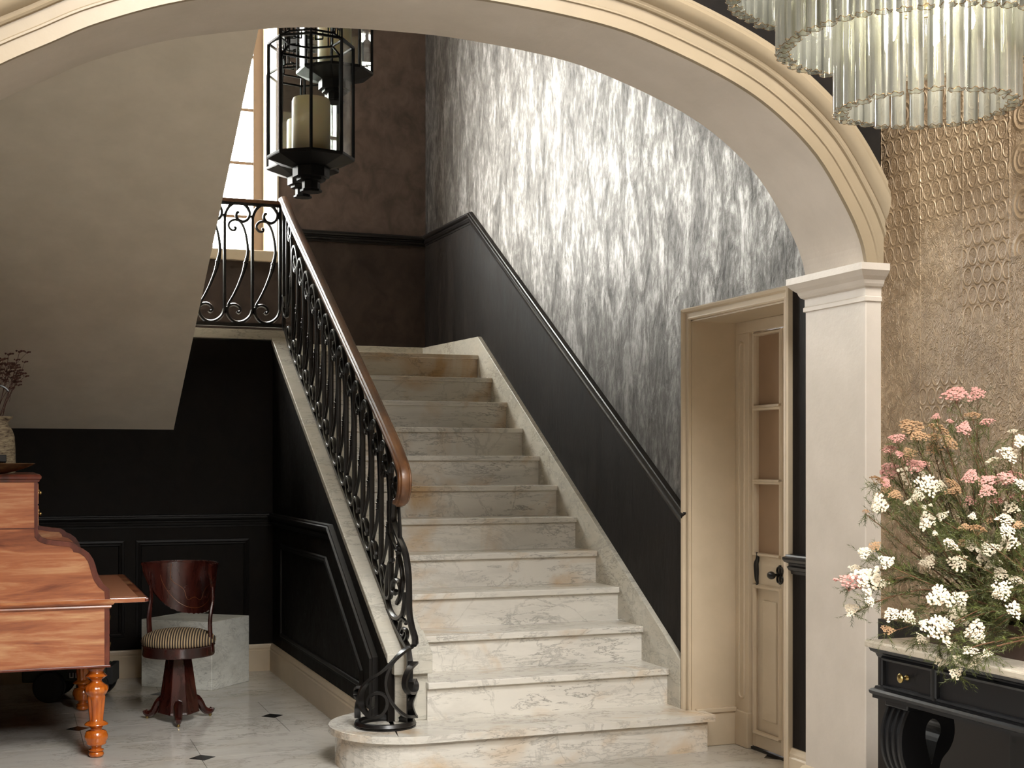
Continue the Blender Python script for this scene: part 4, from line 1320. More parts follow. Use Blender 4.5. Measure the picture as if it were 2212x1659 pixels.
# lower carcase
b = MB().box(XBK, 0.384, DYN, DYN + 0.03, 0.405, 0.654)
b.build('apron_side', 'mahogany', desk)
MB().box(XBK, 0.384, DYF - 0.03, DYF, 0.405, 0.654).build('apron_side', 'mahogany', desk)
MB().box(0.382, 0.402, DYN - 0.001, DYF + 0.001, 0.405, 0.654).build('apron_front', 'mahogany_dark', desk)
MB().box(XBK, 0.408, DYN - 0.006, DYF + 0.006, 0.396, 0.407).build('apron_bead', 'mahogany_dark', desk, bevel=0.003)
MB().box(XBK, XBK + 0.02, DYN + 0.03, DYF - 0.03, 0.405, 0.654).build('back_panel', 'mahogany_dark', desk)
for (z0, z1) in ((0.415, 0.525), (0.535, 0.645)):
    for k in range(2):
        y0 = DYN + 0.03 + k * 0.63
        dr = MB().box(0.396, 0.406, y0, y0 + 0.615, z0, z1).build('drawer', 'mahogany_dark', desk, bevel=0.002)
        rg = MB().tube([(0.413 + 0.004 * math.sin(t), y0 + 0.12 + 0.011 * math.cos(t), (z0 + z1) / 2 + 0.014 * math.sin(t)) for t in [2 * PI * i / 16 for i in range(16)]], 0.0022, 6, closed=True)
        rg.build('ring_pull', 'brass', dr, smooth=True)
# turned, fluted legs
lp = [(0.036, 0.396), (0.040, 0.390), (0.040, 0.384), (0.034, 0.378), (0.034, 0.366), (0.040, 0.362), (0.050, 0.353), (0.038, 0.344), (0.026, 0.338), (0.025, 0.328), (0.034, 0.320), (0.050, 0.308), (0.053, 0.293), (0.047, 0.278), (0.040, 0.270), (0.042, 0.262), (0.041, 0.250), (0.037, 0.21), (0.033, 0.170), (0.032, 0.158),
      (0.040, 0.154), (0.052, 0.146), (0.053, 0.141), (0.036, 0.134), (0.027, 0.128), (0.027, 0.118), (0.045, 0.112), (0.048, 0.106), (0.053, 0.092), (0.053, 0.080), (0.044, 0.066), (0.046, 0.062), (0.044, 0.056), (0.026, 0.049), (0.024, 0.036), (0.034, 0.032), (0.034, 0.028), (0.026, 0.026), (0.032, 0.020), (0.035, 0.012), (0.030, 0.003), (0.018, 0.0)]
lp = [(r_ * 0.94, z) for r_, z in lp][::-1]


def leg_flute(t, z):
    if 0.160 < z < 0.262:
        return 1.0 - 0.16 * (0.5 + 0.5 * math.cos(8 * t)) ** 3
    if 0.275 < z < 0.315:
        return 1.0 + 0.05 * abs(math.cos(7 * t))
    return 1.0


lg = MB().lathe(lp, 56, flute=leg_flute).build('leg', 'leg_wood', desk, smooth=True, loc=(0.352, 6.115, 0), angle=60)
for (x, y) in ((0.352, 7.295), (XBK + 0.045, 6.115), (XBK + 0.045, 7.295)):
    inst(lg, desk, (x, y, 0))

# ---------------- on the desk
TOPZ = 1.232
bp = [(0.03, 0.0), (0.05, 0.001), (0.075, 0.012), (0.10, 0.030), (0.115, 0.045), (0.112, 0.047), (0.095, 0.032), (0.06, 0.015), (0.01, 0.010)]
b = MB().lathe(bp, 32)
b.v = [(x * 2.0, y * 1.25, z) for x, y, z in b.v]
b.build('wooden_bowl', 'bowl', smooth=True, loc=(-0.125, 6.27, TOPZ), label='shallow rough wooden bowl on the desk top', cat='bowl')
vp = [(0.07, 0.0), (0.075, 0.006), (0.0745, 0.06), (0.073, 0.12), (0.070, 0.17), (0.060, 0.20), (0.046, 0.222), (0.043, 0.232), (0.045, 0.240), (0.062, 0.256), (0.065, 0.262), (0.055, 0.262), (0.038, 0.242), (0.038, 0.20)]
VX, VY = -0.050, 6.62
MB().lathe(vp, 28).build('pottery_vase', 'pottery', smooth=True, loc=(VX, VY, TOPZ), label='weathered ribbed pottery vase standing behind the bowl', cat='vase')
# dried stems in the vase
ds = thing('dried_flowers', 'thin dried reddish-brown flower stems standing in the pottery vase', 'dried flowers', (VX, VY, TOPZ + 0.2))
r2 = random.Random(3)
bud = MB()
for k in range(7):
    d = Vector((r2.gauss(0, 1), r2.gauss(0, 1), r2.gauss(0, .5))) * 0.006
    bud.lathe([(0.0006, -0.004), (0.0035, -0.001), (0.0035, 0.002), (0.0006, 0.004)], 5, d)
bud_me = None
for k in range(16):
    az = r2.uniform(-1.0, 1.3) if k < 9 else r2.uniform(0, 6.28)
    lean = r2.uniform(0.08, 0.55)
    L = r2.uniform(0.22, 0.36)
    base = Vector((r2.uniform(-.02, .02), r2.uniform(-.02, .02), 0.03))
    dirv = Vector((math.cos(az) * math.sin(lean), math.sin(az) * math.sin(lean) * 0.6, math.cos(lean)))
    tipp = base + dirv * L
    mid = base + dirv * L * 0.5 + Vector((r2.uniform(-.02, .02), r2.uniform(-.01, .01), 0))
    st_ = MB().tube(catmull([base, mid, tipp], 4), 0.0013, 5)
    for j in range(3):
        f = r2.uniform(0.5, 0.9)
        p0 = base.lerp(tipp, f)
        d2 = (dirv + Vector((r2.gauss(0, .5), r2.gauss(0, .3), r2.gauss(0, .25)))).normalized()
        p1 = p0 + d2 * r2.uniform(0.04, 0.09)
        st_.tube([p0, p1], 0.0009, 4)
        so_ = None
        if bud_me is None:
            bud_me = bud.build('bud_cluster', 'dry_stem', ds, loc=p1)
        else:
            inst(bud_me, ds, p1, scale=(1, 1, 1))
    st_.build('stem', 'dry_stem', ds)
    inst(bud_me, ds, tipp, scale=(1.5, 1.5, 1.2))
# little black iron stand at the left edge of the desk
bs = thing('iron_stand', 'small black iron stand with hooked top beside the vase', 'stand', (-0.050, 6.475, TOPZ))
MB().box(-0.03, 0.035, -0.03, 0.03, 0.052, 0.085).build('block', 'iron', bs, bevel=0.003)
for sx_ in (-0.024, 0.028):
    for sy_ in (-0.024, 0.024):
        MB().tube([(sx_, sy_, 0.0), (sx_, sy_, 0.055)], 0.004, 6).build('foot', 'iron', bs)
MB().tube(catmull([(-0.012, 0, 0.08), (-0.012, 0, 0.25), (-0.010, 0, 0.37), (0.006, 0, 0.395), (0.028, 0, 0.388), (0.044, 0, 0.372)], 5), 0.005, 6).build('hook', 'iron', bs)

# ================================================================== DESK CHAIR
chair = thing('desk_chair', 'swivel desk chair with striped round seat and curved mahogany back', 'chair', (0.785, 6.83, 0), 0.0)
ped = MB()
rings = [(0.104, 0.040), (0.100, 0.052), (0.062, 0.318)]
vs, fs = [], []
for (rr_, z) in rings:
    for k in range(3):
        a0 = R(-97 + 120 * k)
        for da in (-R(24), R(24)):
            vs.append((rr_ * math.cos(a0 + da), rr_ * math.sin(a0 + da), z))
for i in range(2):
    for j in range(6):
        fs.append((i * 6 + j, i * 6 + (j + 1) % 6, (i + 1) * 6 + (j + 1) % 6, (i + 1) * 6 + j))
fs += [(0, 1, 2, 3, 4, 5), (12, 13, 14, 15, 16, 17)]
ped.add(vs, fs).build('pedestal', 'chair_wood', chair, bevel=0.003)
for k in range(3):
    a0 = R(-97 + 120 * k)
    cu = catmull([(0.080, 0, 0.085), (0.100, 0, 0.096), (0.118, 0, 0.078), (0.140, 0, 0.042), (0.165, 0, 0.026), (0.184, 0, 0.030), (0.190, 0, 0.042)], 5)
    k_ = len(cu)
    fo = MB().tube(cu, [0.024 - 0.011 * i / (k_ - 1) for i in range(k_)], 8, ref=(0, 1, 0), sx=1.0)
    f = fo.build('foot', 'chair_wood', chair, smooth=True)
    f.rotation_euler = (0, 0, a0)
    cst = MB().lathe([(0.004, 0.0), (0.008, 0.004), (0.008, 0.012), (0.005, 0.018)], 10, (0.178, 0, 0)).build('caster', 'brass', f, smooth=True)
MB().lathe([(0.06, 0.314), (0.150, 0.322), (0.172, 0.327), (0.176, 0.334), (0.174, 0.372), (0.178, 0.378), (0.165, 0.382)], 48).build('seat_ring', 'chair_wood', chair, smooth=True)
MB().lathe([(0.165, 0.376), (0.176, 0.384), (0.182, 0.398), (0.178, 0.414), (0.160, 0.432), (0.12, 0.448), (0.07, 0.456), (0.02, 0.459)], 48).build('seat_cushion', 'fabric', chair, smooth=True)
# curved back
BA = R(54)          # direction of the middle of the back
span = R(98)
nt, nz = 60, 12


def back_pt(th, f, rad_off=0.0):
    a = abs(th) / span
    ztop = 0.772
    zbot = 0.513 + 0.225 * a ** 2.6
    if f < 0.02:
        zbot += 0.005 * abs(math.sin(th * 17))
    z = zbot + (ztop - zbot) * f
    rad = 0.150 + 0.030 * (z - 0.5) / 0.27 + rad_off
    return (rad * math.cos(BA + th), rad * math.sin(BA + th), z)


vs, fs = [], []
for i in range(nt + 1):
    th = -span + 2 * span * i / nt
    for j in range(nz + 1):
        vs.append(back_pt(th, j / nz))
off = len(vs)
for i in range(nt + 1):
    th = -span + 2 * span * i / nt
    for j in range(nz + 1):
        vs.append(back_pt(th, j / nz, 0.011))
w_ = nz + 1
for i in range(nt):
    for j in range(nz):
        a = i * w_ + j
        fs += [(a, a + w_, a + w_ + 1, a + 1), (off + a, off + a + 1, off + a + w_ + 1, off + a + w_)]
    a = i * w_
    fs += [(a, off + a, off + a + w_, a + w_), (a + nz, a + w_ + nz, off + a + w_ + nz, off + a + nz)]
fs += [tuple([j for j in range(w_)] + [off + j for j in range(nz, -1, -1)]), tuple([nt * w_ + j for j in range(w_)] + [off + nt * w_ + j for j in range(nz, -1, -1)])]
bk = MB().add(vs, fs).build('backrest', 'chair_wood', chair, smooth=True, angle=35)
rl = []
for i in range(41):
    th = -span - 0.02 + 2 * (span + 0.02) * i / 40
    rl.append((0.187 * math.cos(BA + th), 0.187 * math.sin(BA + th), 0.776))
MB().tube(rl, 0.0085, 8).build('top_rail', 'chair_wood', bk, smooth=True)
for (pts_, nm) in (([(0.62 * math.sin(t) * span, 0.72 - 0.60 * math.cos(t)) for t in [R(-88 + 176 * i / 30) for i in range(31)]], 'a'),
                   ([(-0.42 * span, 0.98), (-0.44 * span, 0.72), (-0.40 * span, 0.60), (-0.22 * span, 0.48), (-0.14 * span, 0.28), (0, 0.33), (0.14 * span, 0.28), (0.22 * span, 0.48), (0.40 * span, 0.60), (0.44 * span, 0.72), (0.42 * span, 0.98)], 'b')):
    if nm == 'b':
        pts_ = [(p.x, p.y) for p in catmull([(a, c_, 0) for a, c_ in pts_], 5)]
    MB().tube([back_pt(a, max(0.03, min(0.985, c_)), -0.0003) for a, c_ in pts_], 0.0011, 5).build('inlay_line', 'inlay', bk)
for sg in (-1, 1):
    th = sg * R(82)
    p_top = Vector(back_pt(th, 0.25, 0.004))
    a = BA + th
    p_bot = Vector((0.168 * math.cos(a), 0.168 * math.sin(a), 0.345))
    mid = p_top.lerp(p_bot, 0.55) + Vector((math.cos(BA), math.sin(BA), 0)) * -0.018
    p_q = p_top.lerp(p_bot, 0.25) + Vector((math.cos(BA), math.sin(BA), 0)) * 0.006
    cu = catmull([p_top + Vector((0, 0, 0.05)), p_top, p_q, mid, p_bot], 5)
    k_ = len(cu)
    MB().tube(cu, [0.0085 + 0.009 * (i / (k_ - 1)) ** 1.5 for i in range(k_)], 8, ref=(math.cos(a), math.sin(a), 0), sx=0.7).build('back_support', 'chair_wood', chair, smooth=True)

# ================================================================== MARBLE BLOCK
b = MB().prism([(0.705, 7.952), (1.061, 7.655), (1.314, 7.920), (0.958, 8.217)], 'z', 0.0, 0.385)
b.build('marble_block', 'marble_block', bevel=0.003, label='pale grey veined marble block on the floor behind the chair', cat='block')

# ================================================================== TOY CAR UNDER THE DESK
car = thing('toy_car', 'dull green toy truck with black tyres parked under the desk', 'toy car', (0.43, 7.66, 0), R(-14))
b = MB().prism([(-0.36, 0.10), (0.07, 0.10), (0.09, 0.15), (0.08, 0.185), (-0.08, 0.20), (-0.12, 0.29), (-0.15, 0.29), (-0.16, 0.20), (-0.36, 0.20)], 'y', -0.095, 0.095)
b.build('body', 'army_green', car, bevel=0.008)
MB().box(0.08, 0.115, -0.105, 0.105, 0.085, 0.185).build('radiator_guard', 'tyre', car, bevel=0.004)
MB().box(-0.12, -0.03, -0.11, -0.096, 0.12, 0.16).build('running_board', 'army_green', car, bevel=0.003)
for (x, y) in ((-0.21, -0.125), (0.015, -0.125), (-0.21, 0.125), (0.015, 0.125)):
    wh = MB().lathe([(0.052, -0.026), (0.076, -0.026), (0.083, -0.018), (0.083, 0.018), (0.076, 0.026), (0.052, 0.026)], 28)
    wh.v = [(x_, z_, y_) for x_, y_, z_ in wh.v]
    wo = wh.build('tyre', 'tyre', car, smooth=True, loc=(x, y, 0.083))
    hb = MB().lathe([(0.010, -0.022), (0.030, -0.016), (0.046, -0.022), (0.055, -0.024), (0.055, 0.02), (0.01, 0.02)], 24)
    hb.v = [(x_, z_, y_) for x_, y_, z_ in hb.v]
    hb.build('hub', 'army_green', wo, smooth=True)
plate = MB().box(-0.115, -0.045, -0.1125, -0.111, 0.120, 0.162).build('number_plate', 'tyre', car)
lt = MB()
lx = -0.108
for (xa, xb, za, zb) in ((0.0, 0.005, 0.127, 0.154), (0.017, 0.022, 0.127, 0.154), (0.0, 0.022, 0.126, 0.131), (0.032, 0.037, 0.126, 0.154), (0.049, 0.054, 0.126, 0.154)):
    lt.box(lx + xa, lx + xb, -0.1137, -0.1124, za, zb)
lt.prism([(lx + 0.032, 0.154), (lx + 0.038, 0.154), (lx + 0.054, 0.126), (lx + 0.048, 0.126)], 'y', -0.1137, -0.1124)
lt.build('lettering', 'white_print', plate)

# ================================================================== CONSOLE TABLE
con = thing('console_table', 'black ebonised console table with marble top and scroll legs against the papered wall', 'console table', (0, 0, 0))
CX0, CY1, CY0 = 2.320, 3.285, 1.50
MB().box(CX0 - 0.004, XQ - 0.016, CY0, CY1, 0.748, 0.768).build('marble_top', 'marble_top', con, bevel=0.005)


def three_side(prof, x0, y0, y1, xb):
    vs, fs = [], []
    for (o, z) in prof:
        vs += [(xb, y1 + o, z), (x0 - o, y1 + o, z), (x0 - o, y0 - o, z), (xb, y0 - o, z)]
    for i in range(len(prof) - 1):
        for j in range(3):
            fs.append((i * 4 + j, i * 4 + j + 1, (i + 1) * 4 + j + 1, (i + 1) * 4 + j))
    fs += [(0, 1, 2, 3), tuple((len(prof) - 1) * 4 + j for j in range(4))]
    return MB().add(vs, fs)


XB = XQ - 0.018
ax0, ay1, ay0 = CX0 + 0.028, CY1 - 0.030, CY0 + 0.03
three_side([(0.0, 0.720), (0.004, 0.722), (0.008, 0.732), (0.018, 0.738), (0.022, 0.7475)], ax0, ay0, ay1, XB).build('cornice', 'black_paint', con)
three_side([(0.0, 0.625), (0.0, 0.722)], ax0, ay0, ay1, XB).build('apron', 'black_paint', con)
three_side([(0.0, 0.600), (0.014, 0.603), (0.014, 0.612), (0.020, 0.616), (0.022, 0.624), (0.016, 0.630), (0.010, 0.632), (0.008, 0.638), (0.0, 0.640)], ax0, ay0, ay1, XB).build('lower_moulding', 'black_paint', con)
bead = [(0.0, -0.002), (0.009, 0.0), (0.011, 0.006), (0.006, 0.010), (0.001, 0.013), (0.0, 0.016)]
for i, (ya, yb) in enumerate([(3.222, 3.010), (2.985, 1.80)]):
    dr = MB().box(ax0 - 0.003, ax0 + 0.01, yb, ya, 0.645, 0.716).build('drawer', 'black_paint', con)
    x_ = ax0 - 0.003
    fr = MB().sweep(bead, [(x_, ya, 0.645), (x_, yb, 0.645), (x_, yb, 0.716), (x_, ya, 0.716), (x_, ya, 0.645)], (-1, 0, 0), flip=-1)
    fr.build('drawer_moulding', 'black_paint', dr)
    kb = MB().lathe([(0.009, 0.0), (0.008, 0.003), (0.004, 0.006), (0.004, 0.014), (0.010, 0.017), (0.013, 0.020), (0.013, 0.024), (0.010, 0.026), (0.001, 0.027)], 20)
    ko = kb.build('drawer_knob', 'brass', dr, smooth=True, loc=(x_, (ya + yb) / 2 + (0.008 if i == 0 else -0.3), 0.680))
    ko.rotation_euler = (0, R(-90), 0)


def scroll_leg(y0, y1):
    root = MB()
    outer = catmull([(2.372, 0.598, 0), (2.352, 0.570, 0), (2.336, 0.520, 0), (2.338, 0.460, 0), (2.358, 0.410, 0), (2.395, 0.360, 0), (2.425, 0.300, 0), (2.430, 0.22, 0), (2.415, 0.15, 0), (2.385, 0.10, 0), (2.365, 0.07, 0), (2.365, 0.03, 0)], 4)
    inn = catmull([(2.500, 0.598, 0), (2.512, 0.560, 0), (2.516, 0.510, 0), (2.500, 0.470, 0), (2.472, 0.440, 0), (2.462, 0.400, 0), (2.474, 0.345, 0), (2.485, 0.290, 0), (2.484, 0.22, 0), (2.475, 0.15, 0), (2.465, 0.10, 0), (2.460, 0.07, 0), (2.460, 0.03, 0)][:12], 4)
    hole = catmull([(2.440, 0.558, 0), (2.462, 0.545, 0), (2.468, 0.520, 0), (2.455, 0.490, 0), (2.444, 0.452, 0), (2.436, 0.430, 0), (2.424, 0.470, 0), (2.416, 0.505, 0), (2.420, 0.540, 0)], 3, closed=True)
    k = len(outer)
    b = MB()
    # body as two strips around the hole: build polygons by quads outer-inner below, ring around hole above
    import bmesh
    bm = bmesh.new()
    loop = [(p.x, p.y) for p in outer] + [(p.x, p.y) for p in reversed(inn)]
    vo = [bm.verts.new((x, y0, z)) for x, z in loop]
    vh = [bm.verts.new((p.x, y0, p.y)) for p in hole]
    eo = [bm.edges.new((vo[i], vo[(i + 1) % len(vo)])) for i in range(len(vo))]
    eh = [bm.edges.new((vh[i], vh[(i + 1) % len(vh)])) for i in range(len(vh))]
    bmesh.ops.triangle_fill(bm, edges=eo + eh, use_beauty=True)
    r_ = bmesh.ops.extrude_face_region(bm, geom=bm.faces[:])
    bmesh.ops.translate(bm, verts=[g for g in r_['geom'] if isinstance(g, bmesh.types.BMVert)], vec=(0, y1 - y0, 0))
    bm.verts.index_update()
    vs = [tuple(v.co) for v in bm.verts]
    fs = [tuple(v.index for v in f.verts) for f in bm.faces]
    bm.free()
    lo = b.add(vs, fs).build('scroll_leg', 'black_paint', con)
    # ribs along the front edge
    for f in (0.0, 0.33, 0.67, 1.0):
        yy_ = y0 + 0.006 + (y1 - y0 - 0.012) * f
        MB().tube([(p.x - 0.001, yy_, p.y) for p in outer], 0.0075, 6).build('rib', 'black_paint', lo, smooth=True)
    MB().box(2.350, 2.53, y0 - 0.006, y1 + 0.008, 0.585, 0.602).build('leg_cap', 'black_paint', lo, bevel=0.004)
    MB().box(2.345, 2.50, y0 - 0.008, y1 + 0.008, 0.0, 0.035).build('leg_foot', 'black_paint', lo, bevel=0.004)


scroll_leg(3.135, 3.225)
scroll_leg(1.60, 1.69)
for yq in (3.16, 2.72, 2.2, 1.64):
    MB().box(2.79, 2.835, yq, yq + 0.07, 0.0, 0.605).build('back_post', 'black_paint', con, bevel=0.003)
MB().box(2.34, 2.83, 1.58, 3.24, 0.0, 0.03).build('plinth', 'black_paint', con, bevel=0.004)

# ================================================================== PLANTER AND FLOWERING SHRUB
PT = 0.768
plant_box = thing('planter', 'low dark wooden planter filled with moss on the console', 'planter', (2.62, 2.72, PT))
b = MB()
for (x0, x1, y0, y1) in ((-0.17, -0.15, -0.48, 0.44), (0.15, 0.17, -0.48, 0.44), (-0.15, 0.15, -0.48, -0.46), (-0.15, 0.15, 0.42, 0.44)):
    b.box(x0, x1, y0, y1, 0, 0.085)
b.box(-0.15, 0.15, -0.46, 0.42, 0, 0.012)
b.build('box', 'pot_wood', plant_box)
ms = MB()
r4 = random.Random(11)
nx_, ny_ = 14, 36
vs = [(-0.15 + 0.30 * i / nx_, -0.46 + 0.88 * j / ny_, 0.072 + r4.uniform(0, 0.035)) for j in range(ny_ + 1) for i in range(nx_ + 1)]
fs = [(j * (nx_ + 1) + i, j * (nx_ + 1) + i + 1, (j + 1) * (nx_ + 1) + i + 1, (j + 1) * (nx_ + 1) + i) for j in range(ny_) for i in range(nx_)]
ms.add(vs, fs).build('moss', 'moss', plant_box, smooth=True)

shrub = thing('flowering_branches', 'wild arrangement of white and pink flower heads on feathery green branches', 'flowers', (2.62, 2.72, PT + 0.07))
SH = Vector((2.62, 2.72, PT + 0.07))
z8 = lambda a: [(1840 + x * 0.223, 830 + y * 0.223, s * 0.223, c) for x, y, s, c in a]
z7 = lambda a: [(1780 + x * 0.518, 800 + y * 0.518, s * 0.518, c) for x, y, s, c in a]
heads = z8([(1010, 110, 200, 'P'), (1215, 95, 120, 'P'), (815, 315, 60, 'P'), (950, 360, 60, 'P'), (1090, 430, 120, 'P'), (1310, 370, 110, 'P'), (1175, 310, 110, 'T'), (570, 420, 190, 'T'), (650, 510, 140, 'T'), (830, 440, 160, 'T'), (800, 520, 120, 'T'), (940, 570, 140, 'T'), (790, 630, 120, 'T'),
            (440, 530, 120, 'P'), (365, 635, 120, 'P'), (560, 680, 120, 'T'), (460, 680, 70, 'P'), (530, 740, 90, 'P'), (375, 850, 190, 'P'), (330, 960, 80, 'P'), (630, 800, 160, 'P'), (580, 890, 180, 'W'), (730, 980, 170, 'W'), (640, 1080, 110, 'W'), (860, 1000, 120, 'W'), (970, 970, 120, 'T'), (990, 1045, 120, 'T'),
            (240, 930, 110, 'T'), (350, 1030, 100, 'T'), (420, 1075, 100, 'T'), (265, 1070, 50, 'T'), (270, 1165, 150, 'W'), (135, 1235, 60, 'T'), (550, 1145, 60, 'W'), (700, 1190, 40, 'W'), (770, 1170, 40, 'W'), (730, 1330, 140, 'W'), (880, 1280, 90, 'W'), (805, 1445, 40, 'W'), (1150, 900, 140, 'P'), (1320, 950, 160, 'P'),
            (1310, 1040, 120, 'P'), (1150, 1140, 100, 'P'), (1400, 1140, 110, 'P'), (1380, 760, 150, 'W'), (1520, 680, 150, 'W'), (1560, 460, 70, 'W'), (1650, 550, 120, 'W'), (1500, 920, 160, 'P'), (1600, 900, 140, 'P'), (1640, 970, 100, 'W'), (1620, 1110, 130, 'P'), (1540, 1200, 120, 'W'), (1490, 1320, 150, 'W'), (1500, 1420, 110, 'W'),
            (1360, 1310, 110, 'T'), (1220, 1410, 140, 'T'), (1170, 1280, 60, 'W'), (1100, 1390, 90, 'T'), (950, 1560, 150, 'W'), (1080, 1540, 110, 'T'), (1150, 1560, 110, 'W'), (1330, 1490, 150, 'W'), (1340, 1600, 140, 'W'), (1530, 1540, 160, 'W'), (1610, 1370, 80, 'T'), (225, 1570, 80, 'T'), (130, 1630, 110, 'W')])
heads += z7([(110, 885, 90, 'P'), (180, 875, 95, 'W'), (235, 890, 50, 'W'), (115, 1000, 50, 'W'), (190, 965, 40, 'W'), (285, 1020, 60, 'W'), (350, 1028, 50, 'W'), (485, 945, 80, 'W'), (570, 950, 50, 'W'), (560, 1020, 80, 'W'), (470, 1080, 90, 'W'), (505, 1060, 50, 'W'), (630, 1080, 70, 'W'), (640, 1112, 60, 'W'), (530, 1148, 50, 'W'), (610, 1175, 60, 'W'), (628, 1210, 50, 'W'),
             (405, 1122, 40, 'W'), (680, 1180, 30, 'W'), (555, 1205, 35, 'W'), (485, 1215, 40, 'W'), (550, 1265, 45, 'W'), (560, 805, 60, 'W'), (435, 800, 50, 'W'), (680, 790, 80, 'W'), (735, 850, 50, 'W'), (745, 915, 60, 'W'), (720, 940, 40, 'W'), (130, 830, 40, 'W'), (260, 800, 50, 'W'), (265, 1085, 40, 'T'), (415, 1055, 30, 'W'), (790, 1000, 60, 'W'), (800, 880, 60, 'W')])
# a handful of different head shapes: flat-topped clusters of tiny florets
r5 = random.Random(5)
ICO = [(0, 0, 1), (0.89, 0, 0.45), (0.276, 0.85, 0.45), (-0.72, 0.526, 0.45), (-0.72, -0.526, 0.45), (0.276, -0.85, 0.45), (0, 0, -0.6)]
ICF = [(0, 1, 2), (0, 2, 3), (0, 3, 4), (0, 4, 5), (0, 5, 1), (6, 2, 1), (6, 3, 2), (6, 4, 3), (6, 5, 4), (6, 1, 5)]
head_src = {}
for c in 'WPT':
    for v in range(4):
        b = MB()
        nf = 70
        for k in range(nf):
            rr_ = math.sqrt((k + 0.5) / nf)
            t = k * 2.39996 + r5.uniform(-.3, .3)
            lump = 0.82 + 0.18 * math.sin(3 * t + v * 1.7)
            x, y = rr_ * math.cos(t) * lump, rr_ * math.sin(t) * lump * (0.8 + 0.1 * v % 0.3)
            z = 0.42 * (1 - rr_ * rr_) + r5.uniform(-0.10, 0.10)
            s_ = r5.uniform(0.10, 0.155)
            b.add([(x + p[0] * s_, y + p[1] * s_, z + p[2] * s_ * 0.9) for p in ICO], ICF)
        for k in range(7):
            t = k * 0.9 + v
            b.tube([(0, 0, -0.75), (0.55 * math.cos(t), 0.55 * math.sin(t), 0.1)], 0.02, 3)
        head_src[c, v] = b.mesh('flower_head_mesh')
        head_src[c, v].materials.append(M['head_' + c])
foliage = MB()
ROOTS = [Vector((2.60 + r5.uniform(-.08, .08), 3.08 - 0.11 * k, PT + 0.08)) for k in range(8)]


def sprig(b, base, d, L, nleaf, ll):
    """feathery shoot: many needle leaves round a thin stem"""
    d = d.normalized()
    a = d.orthogonal().normalized()
    c_ = d.cross(a)
    for k in range(nleaf):
        f = (k + 0.5) / nleaf
        t = k * 2.4
        out = (a * math.cos(t) + c_ * math.sin(t))
        p = base + d * (L * f)
        tip = p + (out * 0.75 + d * 0.85).normalized() * ll * (1.1 - 0.45 * f)
        wv = d.cross(out).normalized() * 0.0009
        b.add([p + wv, p - wv, tip], [(0, 1, 2)])


for i, (px, py, sz, c) in enumerate(heads):
    # depth: upper heads stand near the wall, lower ones hang over the front edge
    f = max(0.0, min(1.0, (py - 840) / 620.0))
    along = (px - 1830) / 380.0
    dep = 3.98 - 0.42 * f - 0.30 * along + r5.uniform(-0.10, 0.10)
    p = at(px, py, dep)
    if p.x > XQ - 0.05:
        k_ = (XQ - 0.06) / p.x
        p = Vector((0, 0, EYE)) + (p - Vector((0, 0, EYE))) * k_
        dep *= k_
    if p.z < PT + 0.03 and p.x > CX0 - 0.06:
        # hangs in front of the table edge
        k_ = (CX0 - 0.05) / p.x
        if k_ < 1:
            p = Vector((0, 0, EYE)) + (p - Vector((0, 0, EYE))) * k_
            dep *= k_
    size = sz * dep / FPX * 0.5
    view = (Vector((0, 0, EYE)) - p).normalized()
    up = (Vector((0, 0, 1)) * (1.1 if c != 'W' else 0.5) + view * r5.uniform(0.35, 1.1) + Vector((r5.gauss(0, .3), r5.gauss(0, .3), 0))).normalized()
    o = bpy.data.objects.new('flower_head', head_src[c, i % 4])
    C.objects.link(o)
    o.parent = shrub
    o.location = p - SH
    o.rotation_mode = 'QUATERNION'
    o.rotation_quaternion = up.to_track_quat('Z', 'Y') @ Matrix.Rotation(r5.uniform(0, 6.28), 3, 'Z').to_quaternion()
    o.scale = (size * 1.6, size * 1.6, size * 1.25)
    # its stem
    root = min(ROOTS, key=lambda q_: (q_ - p).length + r5.uniform(0, 0.15))
    mid = root.lerp(p, 0.55) + Vector((r5.gauss(0, .02), r5.gauss(0, .02), 0.05 if p.z < 1.0 else 0.0))
    if p.z < PT + 0.06:
        mid = Vector((min(CX0 - 0.01, p.x + 0.03), p.y, PT + 0.06))
    cu = catmull([root, mid, p - up * size * 0.7], 6)
    k_ = len(cu)
    if i % 2 == 0 or sz > 25:
        MB().tube([q_ - SH for q_ in cu], [0.0026 - 0.0014 * j / (k_ - 1) for j in range(k_)], 5).build('stem', 'stem', shrub, smooth=True)
    # leaves along the stem and side shoots
    for j in range(3, k_ - 1):
        d = (cu[j + 1] - cu[j])
        sprig(foliage, cu[j] - SH, d, d.length, 10, 0.020)
        for s_ in range(2):
            dd = (d.normalized() + Vector((r5.gauss(0, .6), r5.gauss(0, .6), r5.gauss(0.1, .4)))).normalized()
            sprig(foliage, cu[j] - SH, dd, r5.uniform(0.03, 0.075), 20, 0.017)
    for s_ in range(4):
        dd = (-up + Vector((r5.gauss(0, .7), r5.gauss(0, .7), r5.gauss(0.2, .5)))).normalized()
        sprig(foliage, p - up * size * 0.5 - SH, dd, 0.055, 20, 0.016)
